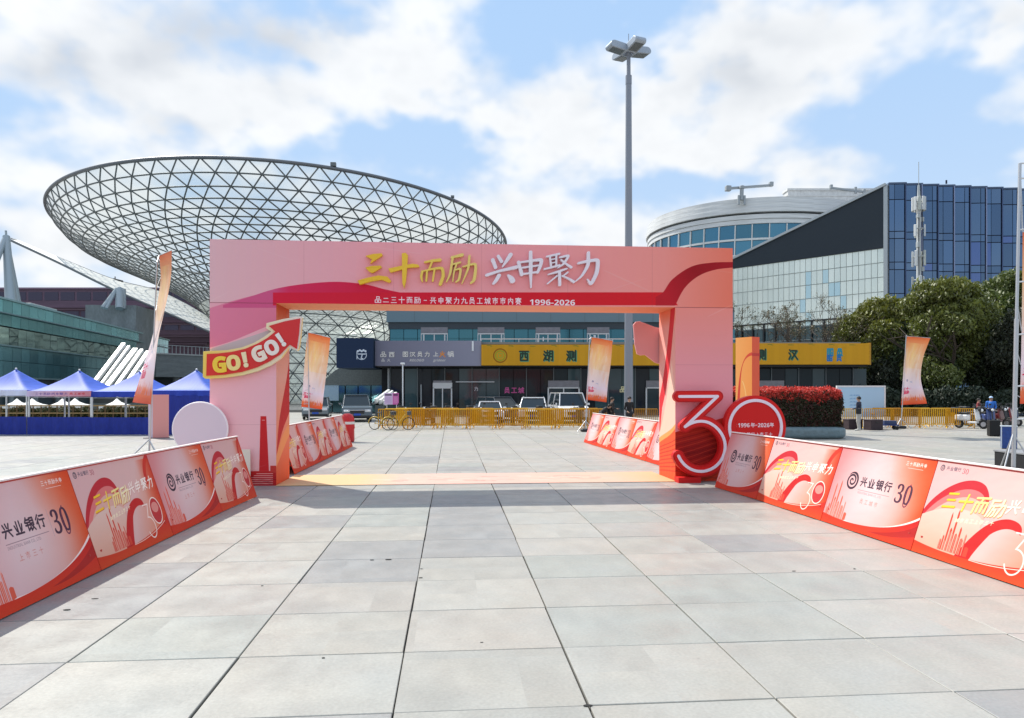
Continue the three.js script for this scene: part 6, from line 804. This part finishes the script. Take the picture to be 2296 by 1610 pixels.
  // upper storey, set back
  const z = -4.2, k2 = (d + 4.2) / FOC, X2 = (x) => (x - CX) * k2, Y2 = (y) => EYE + (CY - y) * k2, up = (a, b, ya, yb, z0, z1) => bx(X2(b) - X2(a), Y2(ya) - Y2(yb), z1 - z0, (X2(a) + X2(b)) / 2, (Y2(ya) + Y2(yb)) / 2, z + (z0 + z1) / 2);
  part('upper_core', up(872, 1640, 694, 782, -9, -.25), dk, o); part('upper_fascia', up(868, 1644, 690, 723, -9, .35), bandM, o); part('fascia_joint', Array.from({ length: 9 }, (_, i) => up(930 + i * 76, 930.8 + i * 76, 692, 723, .35, .36)), M([.1, .13, .15], .6), o); part('upper_dark_band', up(871, 1641, 723, 738, -.3, .1), M([.018, .035, .05], .35), o);
  for (let x = 874; x < 1630; x += 31) { part('upper_pane', up(x + .6, x + 30.4, 738, 758, -.2, -.08), gl2[Math.floor(rnd() * 4)], o); part('upper_pane', up(x + .6, x + 30.4, 758.5, 780, -.2, -.08), gl2[Math.floor(rnd() * 4)], o); }
  for (const [a, b] of [[944, 1004], [1071, 1131], [1201, 1256], [1316, 1366]]) {
    const w = part('window', [up(a, b, 747, 750, -.1, .12), up(a + 5, a + 8, 750, 780, -.1, .12), up(b - 8, b - 5, 750, 780, -.1, .12), up((a + b) / 2 - 1.2, (a + b) / 2 + 1.2, 750, 780, -.1, .1), up(a, a + 1.6, 750, 780, -.1, .12), up(b - 1.6, b, 750, 780, -.1, .12)], wf, o); part('window_glass', [up(a + 8, (a + b) / 2 - 1.2, 750.3, 780, -.06, -.02), up((a + b) / 2 + 1.2, b - 8, 750.3, 780, -.06, -.02)], gl2[0], w); part('lintel', up(a, b, 734, 746.5, -.1, .14), lint, w);
  }
  part('guard_rail', [up(1080, 1640, 765, 767, 3.2, 3.26), ...Array.from({ length: 15 }, (_, i) => up(1082 + i * 40, 1083.2 + i * 40, 765, 774, 3.2, 3.25))], wf, o);
  part('wall_lamp', [up(1216.5, 1219, 756, 766, .14, .3), up(1330, 1335, 752, 766, .14, .3)], whitePaint, o);
}
{ // curved concrete porch left of the shops
  const c = at(800, CY, 66), o = thing('curved_porch', 'grey curved concrete porch under the navy sign', 'porch', [c.x, 0, c.z], -YAW), s = new THREE.Shape(); s.moveTo(-4.2, 0); s.quadraticCurveTo(-3.2, .2, -2.2, 1.2); s.quadraticCurveTo(-1, 2.2, 3, 2.5); s.lineTo(4.6, 2.6); s.lineTo(4.6, 0); s.closePath();
  part('roof', new THREE.ExtrudeGeometry(s, { depth: 5, bevelEnabled: false }).translate(0, 2.6, -5), M([.17, .2, .2], .8, { map: grime }), o); part('glass_wall', Array.from({ length: 6 }, (_, i) => bx(1.1, 2.5, .08, -3 + i * 1.2, 1.32, -.6)), tint([.05, .12, .14], .08, .7), o); part('light_pane', bx(1.6, 1.5, .06, -2.6, 1.9, -.52), tint([.3, .42, .5], .2, .6), o); part('back_wall', bx(8.6, 2.55, .2, .2, 1.29, -2), M([.02, .04, .045], .6), o);
  const p2 = at(903, CY, 55), l = thing('small_lamp_post', 'thin white lamp post before the shop columns', 'lamp post', [p2.x, 0, p2.z]); part('pole', cy(.05, 4.1, 0, 2.05, 0, 10), whitePaint, l); part('lamp_head', rb(.34, .14, .34, 0, 4.15, 0, .05), whitePaint, l); part('foot', cy(.12, .06, 0, .03, 0, 12), legM, l);
}
// ------------------------------------------------------------------ round white building
{
  const D = 150, a = 18.7 * Math.PI / 180, c = FWD.clone().multiplyScalar(D * Math.cos(a)).addScaledVector(RGT, D * Math.sin(a)), o = thing('round_white_building', 'round white building with ribbon windows behind the angular glass hall', 'building', [c.x, 0, c.z]), R = 21.5;
  const wm = M([.85, .86, .85], .4, { map: streak }), gl = paneJit(tint([.07, .19, .27], .07, .8)), top = EYE + .2195 * D; o.quaternion.setFromAxisAngle(FWD, .028);
  const ring = (y0, y1, r0, r1 = r0) => new THREE.CylinderGeometry(r1, r0, y1 - y0, 96, 1, true).translate(0, (y0 + y1) / 2, 0);
  // cornice bands: slightly stepped drums with dark gaps
  for (const [y0, y1, r] of [[top - .8, top, R + .15], [top - 1.7, top - .85, R + .3], [top - 2.5, top - 1.75, R + .45], [top - 3.6, top - 2.85, R + .15], [top - 4.4, top - 3.65, R]]) part('cornice_band', [ring(y0, y1, r), new THREE.RingGeometry(r - 1.2, r, 96).rotateX(-Math.PI / 2).translate(0, y1, 0), new THREE.RingGeometry(r - 1.2, r, 96).rotateX(Math.PI / 2).translate(0, y0, 0)], wm, o);
  part('core', new THREE.CylinderGeometry(R - .8, R - .8, top - .4, 64).translate(0, (top - .4) / 2, 0), M([.03, .05, .06], .5), o); part('roof', new THREE.CylinderGeometry(R - .5, R - .5, .2, 64).translate(0, top - .25, 0), M([.4, .4, .39], .8), o);
  const n = 48; for (let row = 0; row < 5; row++) { const y1 = top - 4.45 - row * 2.78, y0 = y1 - 2.42; for (let i = 0; i < n; i++) { const t = i / n * 2 * Math.PI; part('window_pane', bx(2 * (R - .3) * Math.tan(Math.PI / n) - .28, y1 - y0, .12), gl[Math.floor(rnd() * 4)], o, [Math.sin(t) * (R - .35), (y0 + y1) / 2, Math.cos(t) * (R - .35)], [0, t, 0]); } part('floor_band', ring(y0 - .34, y0 + .02, R - .05), wm, o); }
  part('mullion', Array.from({ length: n }, (_, i) => { const t = (i + .5) / n * 2 * Math.PI; return bx(.18, 15, .3).rotateY(t).translate(Math.sin(t) * (R - .15), top - 12, Math.cos(t) * (R - .15)); }), wm, o);
  // upper set-back wing
  const c2 = FWD.clone().multiplyScalar(168).addScaledVector(RGT, 168 / FOC * (1890 - CX)).sub(c), ty = EYE + (CY - 424) * 168 / FOC + .5;
  const wing = part('upper_wing', [bx(27, 3.4, 3, 0, ty - 1.7, 0), bx(27.4, .5, 3.4, 0, ty - .2, 0), bx(27, .3, 3.2, 0, ty - 1.6, 0), bx(26.6, ty - 4, 2.6, 0, (ty - 8) / 2, 0)], wm, o, [c2.x, 0, c2.z]); wing.quaternion.setFromAxisAngle(FWD, -.028).multiply(new THREE.Quaternion().setFromAxisAngle(UP, -YAW));
  for (let r = 0; r < 2; r++) for (let i = 0; i < 8; i++) part('wing_window', bx(2.6, 2.0, .1, -11 + i * 3.1, ty - 4.9 - r * 2.6, 1.5), gl[i % 4], wing);
  const gm = M([.34, .37, .39], .5, { metalness: .3 });
  const b1 = at(1650, 420, 122).sub(c), e1 = at(1619, 427, 122).sub(c), e2 = at(1715, 417, 124).sub(c), f1 = at(1650, 452, 122).sub(c);
  part('roof_crane', [beam(e1, e2, .35, .4), bar(f1, b1, .35, 8), rb(.9, .9, .9, e1.x, e1.y, e1.z, .1), rb(.7, .8, .7, e2.x, e2.y + .2, e2.z, .1), rb(.8, .5, .8, b1.x, b1.y - .3, b1.z, .1), rb(.35, 1.6, .35, f1.x - .5, f1.y, f1.z, .05), rb(.35, 1.6, .35, f1.x + .5, f1.y, f1.z, .05)], gm, o);
  const g1 = at(1850, 415, 158).sub(c), g2 = at(1924, 422, 158).sub(c), g3 = at(1905, 426, 158).sub(c); part('roof_crane', [beam(g1, g2, .4, .4), bar(g3, g3.clone().add(V(0, 1.4, 0)), .3), rb(.6, 1, .6, g1.x, g1.y + .2, g1.z, .1), rb(.6, 1.2, .6, g2.x, g2.y, g2.z, .1)], gm, o);
}
// ------------------------------------------------------------------ angular glass hall: pale flank with dark wedge, deep blue front
{
  const pt = (lat, d) => V(0, 0, 0).addScaledVector(FWD, d).addScaledVector(RGT, lat), C = pt(52.5, 100), Lf = pt(52.5 - 16.1 * 1.9, 100 + 17 * 1.9), f = frameAlong(Lf, C), L = f.L;
  const o = thing('angular_glass_hall', 'angular glass building with pale flank, dark sloping wedge and deep blue ribbed front', 'building', [C.x, 0, C.z]);
  const dirL = Lf.clone().sub(C).normalize(); void dirL;
  const flank = new THREE.Group(); flank.name = 'flank'; flank.position.set(f.p.x - C.x, 0, f.p.z - C.z); flank.rotation.y = f.turn; o.add(flank);
  const H1 = 30.9, Hb = 22.2, slope = (31 - 23.75) / 23.6, yb = (x) => H1 - (L - x) * slope;
  const wedge = new THREE.Shape([new THREE.Vector2(L, Hb), new THREE.Vector2(L, H1), new THREE.Vector2(L - (H1 - Hb) / slope, Hb)]);
  part('dark_wedge', new THREE.ExtrudeGeometry(wedge, { depth: .3, bevelEnabled: false }).translate(0, 0, -.05), M([.017, .03, .044], .6, { map: streak }), flank);
  part('coping', [beam(V(L, H1 + .1, .15), V(L - (H1 - Hb) / slope, Hb + .1, .15), .7, .35), bx(.5, H1, .5, L - .05, H1 / 2, .1)], M([.42, .45, .46], .4, { metalness: .4 }), flank);
  const core = new THREE.Shape([new THREE.Vector2(0, 0), new THREE.Vector2(L, 0), new THREE.Vector2(L, H1 - .2), new THREE.Vector2(L - (H1 - Hb) / slope, Hb - .1), new THREE.Vector2(0, Hb - .1)]);
  part('core', new THREE.ExtrudeGeometry(core, { depth: 10, bevelEnabled: false }).translate(0, 0, -10.1), M([.28, .31, .3], .6), flank);
  const pale = paneJit(tint([.8, .86, .78], .2, .35), 5).map((q, i) => (q.color.setRGB(.78 + .02 * i, .84 + .018 * i, .76 + .015 * i), q)), dk = paneJit(tint([.05, .08, .09], .08, .75)), bluish = tint([.5, .66, .68], .1, .6);
  const rows = [22.15, 20.15, 18.1, 16.05, 14.0, 11.95, 9.9, 7.8, 5.6, 3.2], cw = .86, n = Math.floor(L / cw);
  for (let r = 0; r + 1 < rows.length; r++) { const g = bx(cw - .06, rows[r] - rows[r + 1] - .1, .12); for (let i = 0; i < n; i++) { const x = L - cw * (i + .5) - .3; if (x < 0) continue; const darkRow = rows[r] < 12.6 + (L - x) * -.02; part('glass_panel', g, darkRow ? dk[Math.floor(rnd() * 4)] : (i > 4 && i < 14 && r > 0 && rnd() < .25) ? bluish : pale[Math.floor(rnd() * 5)], flank, [x, (rows[r] + rows[r + 1]) / 2, .02], [rr(-.006, .006), rr(-.012, .012), 0]); } }
  part('transom', rows.map((y) => bx(L - .3, .07, .08, L / 2, y - .02, .06)), M([.42, .46, .43], .5), flank);
  const fin = part('dark_grid', [...Array.from({ length: 22 }, (_, i) => bx(.16, 12, .3, L - 1 - i * 1.9, 6.6, .25)), ...[4.6, 8.8, 12.7].map((y) => bx(L, .2, .3, L / 2, y, .22))], M([.02, .022, .025], .5), flank); void fin;
  // blue front: shallow sawtooth bays
  const blue = paneJit(tint([.10, .16, .255], .09, .8), 5), violet = tint([.11, .16, .32], .1, .8), mul = M([.012, .02, .05], .4, { metalness: .4 });
  const bw = 2.36, base = RGT.clone(), Hs = [31, 28.85, 24.4, 23.4, 20.1, 19.05, 15.7, 14.7, 11.3, 10.3, 7, 3.5, .3], ribM = tint([.24, .28, .42], .25, .5);
  for (let q = 0; q < 12; q++) { const g = new THREE.Group(); g.name = 'bay'; g.position.copy(base).multiplyScalar(bw * q + .25).addScaledVector(FWD, q * .16); g.rotation.y = -YAW - .07; o.add(g); const cuts = q % 3 ? [.02, 1.5, 2.08] : [.02, .75, 2.08], top = 31 - q * .06;
    for (let r = 0; r + 1 < Hs.length; r++) for (let i = 0; i < 2; i++) { const w = cuts[i + 1] - cuts[i], y1 = Hs[r] - q * .06, y0 = Hs[r + 1] - q * .06; part('blue_pane', bx(w - .07, y1 - y0 - .12, .14), rnd() < .06 ? violet : blue[Math.floor(rnd() * 5)], g, [(cuts[i] + cuts[i + 1]) / 2, (y0 + y1) / 2, .1], [rr(-.008, .008), rr(-.02, .02), 0]); }
    part('bay_wall', bx(2.38, top - .1, .3, 1.18, (top - .1) / 2, -.15), mul, g); part('rib', bx(.13, top + .1, .3, 2.26, (top + .1) / 2, .1), q % 2 ? ribM : M([.06, .09, .18], .3, { metalness: .5 }), g); part('top_trim', bx(2.42, .25, .5, 1.18, top + .12, 0), M([.06, .1, .18], .4), g); }
  part('front_core', bx(30, 30.2, 14).rotateY(-YAW).translate(RGT.x * 15 + FWD.x * 9.6, 15.1, RGT.z * 15 + FWD.z * 9.6), mul, o);
  part('roof_lightning_rod', bar(at(2122, 412, 104).sub(C), at(2122, 404, 104).sub(C), .12), mul, o);
}
// mobile phone antenna mast
{
  const d = 78, c = at(2060, CY, d), Y = (y) => EYE + (CY - y) * d / FOC, o = thing('antenna_mast', 'white mobile antenna mast crowded with panels before the blue facade', 'antenna mast', [c.x, 0, c.z], .2), wm = M([.6, .62, .62], .5), gm = M([.42, .45, .45], .55);
  part('pole', [bar([0, 0, 0], [0, Y(440), 0], .3, 12, .2)], wm, o); part('spike', [bar([0, Y(440), 0], [0, Y(415), 0], .16, 8, .1), bar([0, Y(415), 0], [0, Y(363), 0], .035, 6)], gm, o);
  for (const [y, n, r, h] of [[458, 9, .62, 1.5], [518, 3, .58, 1.3], [580, 4, .62, 1.7], [632, 3, .6, 1.2]]) { for (let i = 0; i < n; i++) { const a = i / n * 6.283 + y; part('antenna_panel', rb(.3, h, .16, 0, 0, 0, .05), i % 3 ? wm : M([.5, .52, .47], .6), o, [Math.sin(a) * r, Y(y), Math.cos(a) * r], [0, a, 0]); part('bracket', bar([0, Y(y) + .3, 0], [Math.sin(a) * r, Y(y) + .3, Math.cos(a) * r], .035, 5), gm, o); } part('collar', [new THREE.TorusGeometry(r * .8, .04, 6, 20).rotateX(Math.PI / 2).translate(0, Y(y) + .2, 0)], gm, o); }
  part('radio_unit', [rb(.34, .5, .3, .34, Y(492), .1, .04), rb(.34, .6, .3, -.3, Y(550), .2, .04), rb(.3, .5, .3, .25, Y(604), .25, .04), rb(.3, .4, .3, -.3, Y(486), .2, .04)], gm, o);
  part('cable', [tube([[.25, Y(470), .22], [.3, Y(540), .26], [.22, Y(620), .3], [.28, Y(700), .3]], .05), tube([[-.2, Y(480), .25], [-.25, Y(560), .25], [-.2, Y(660), .3]], .04)], blackTrim, o);
}
renderer.render(scene, camera);
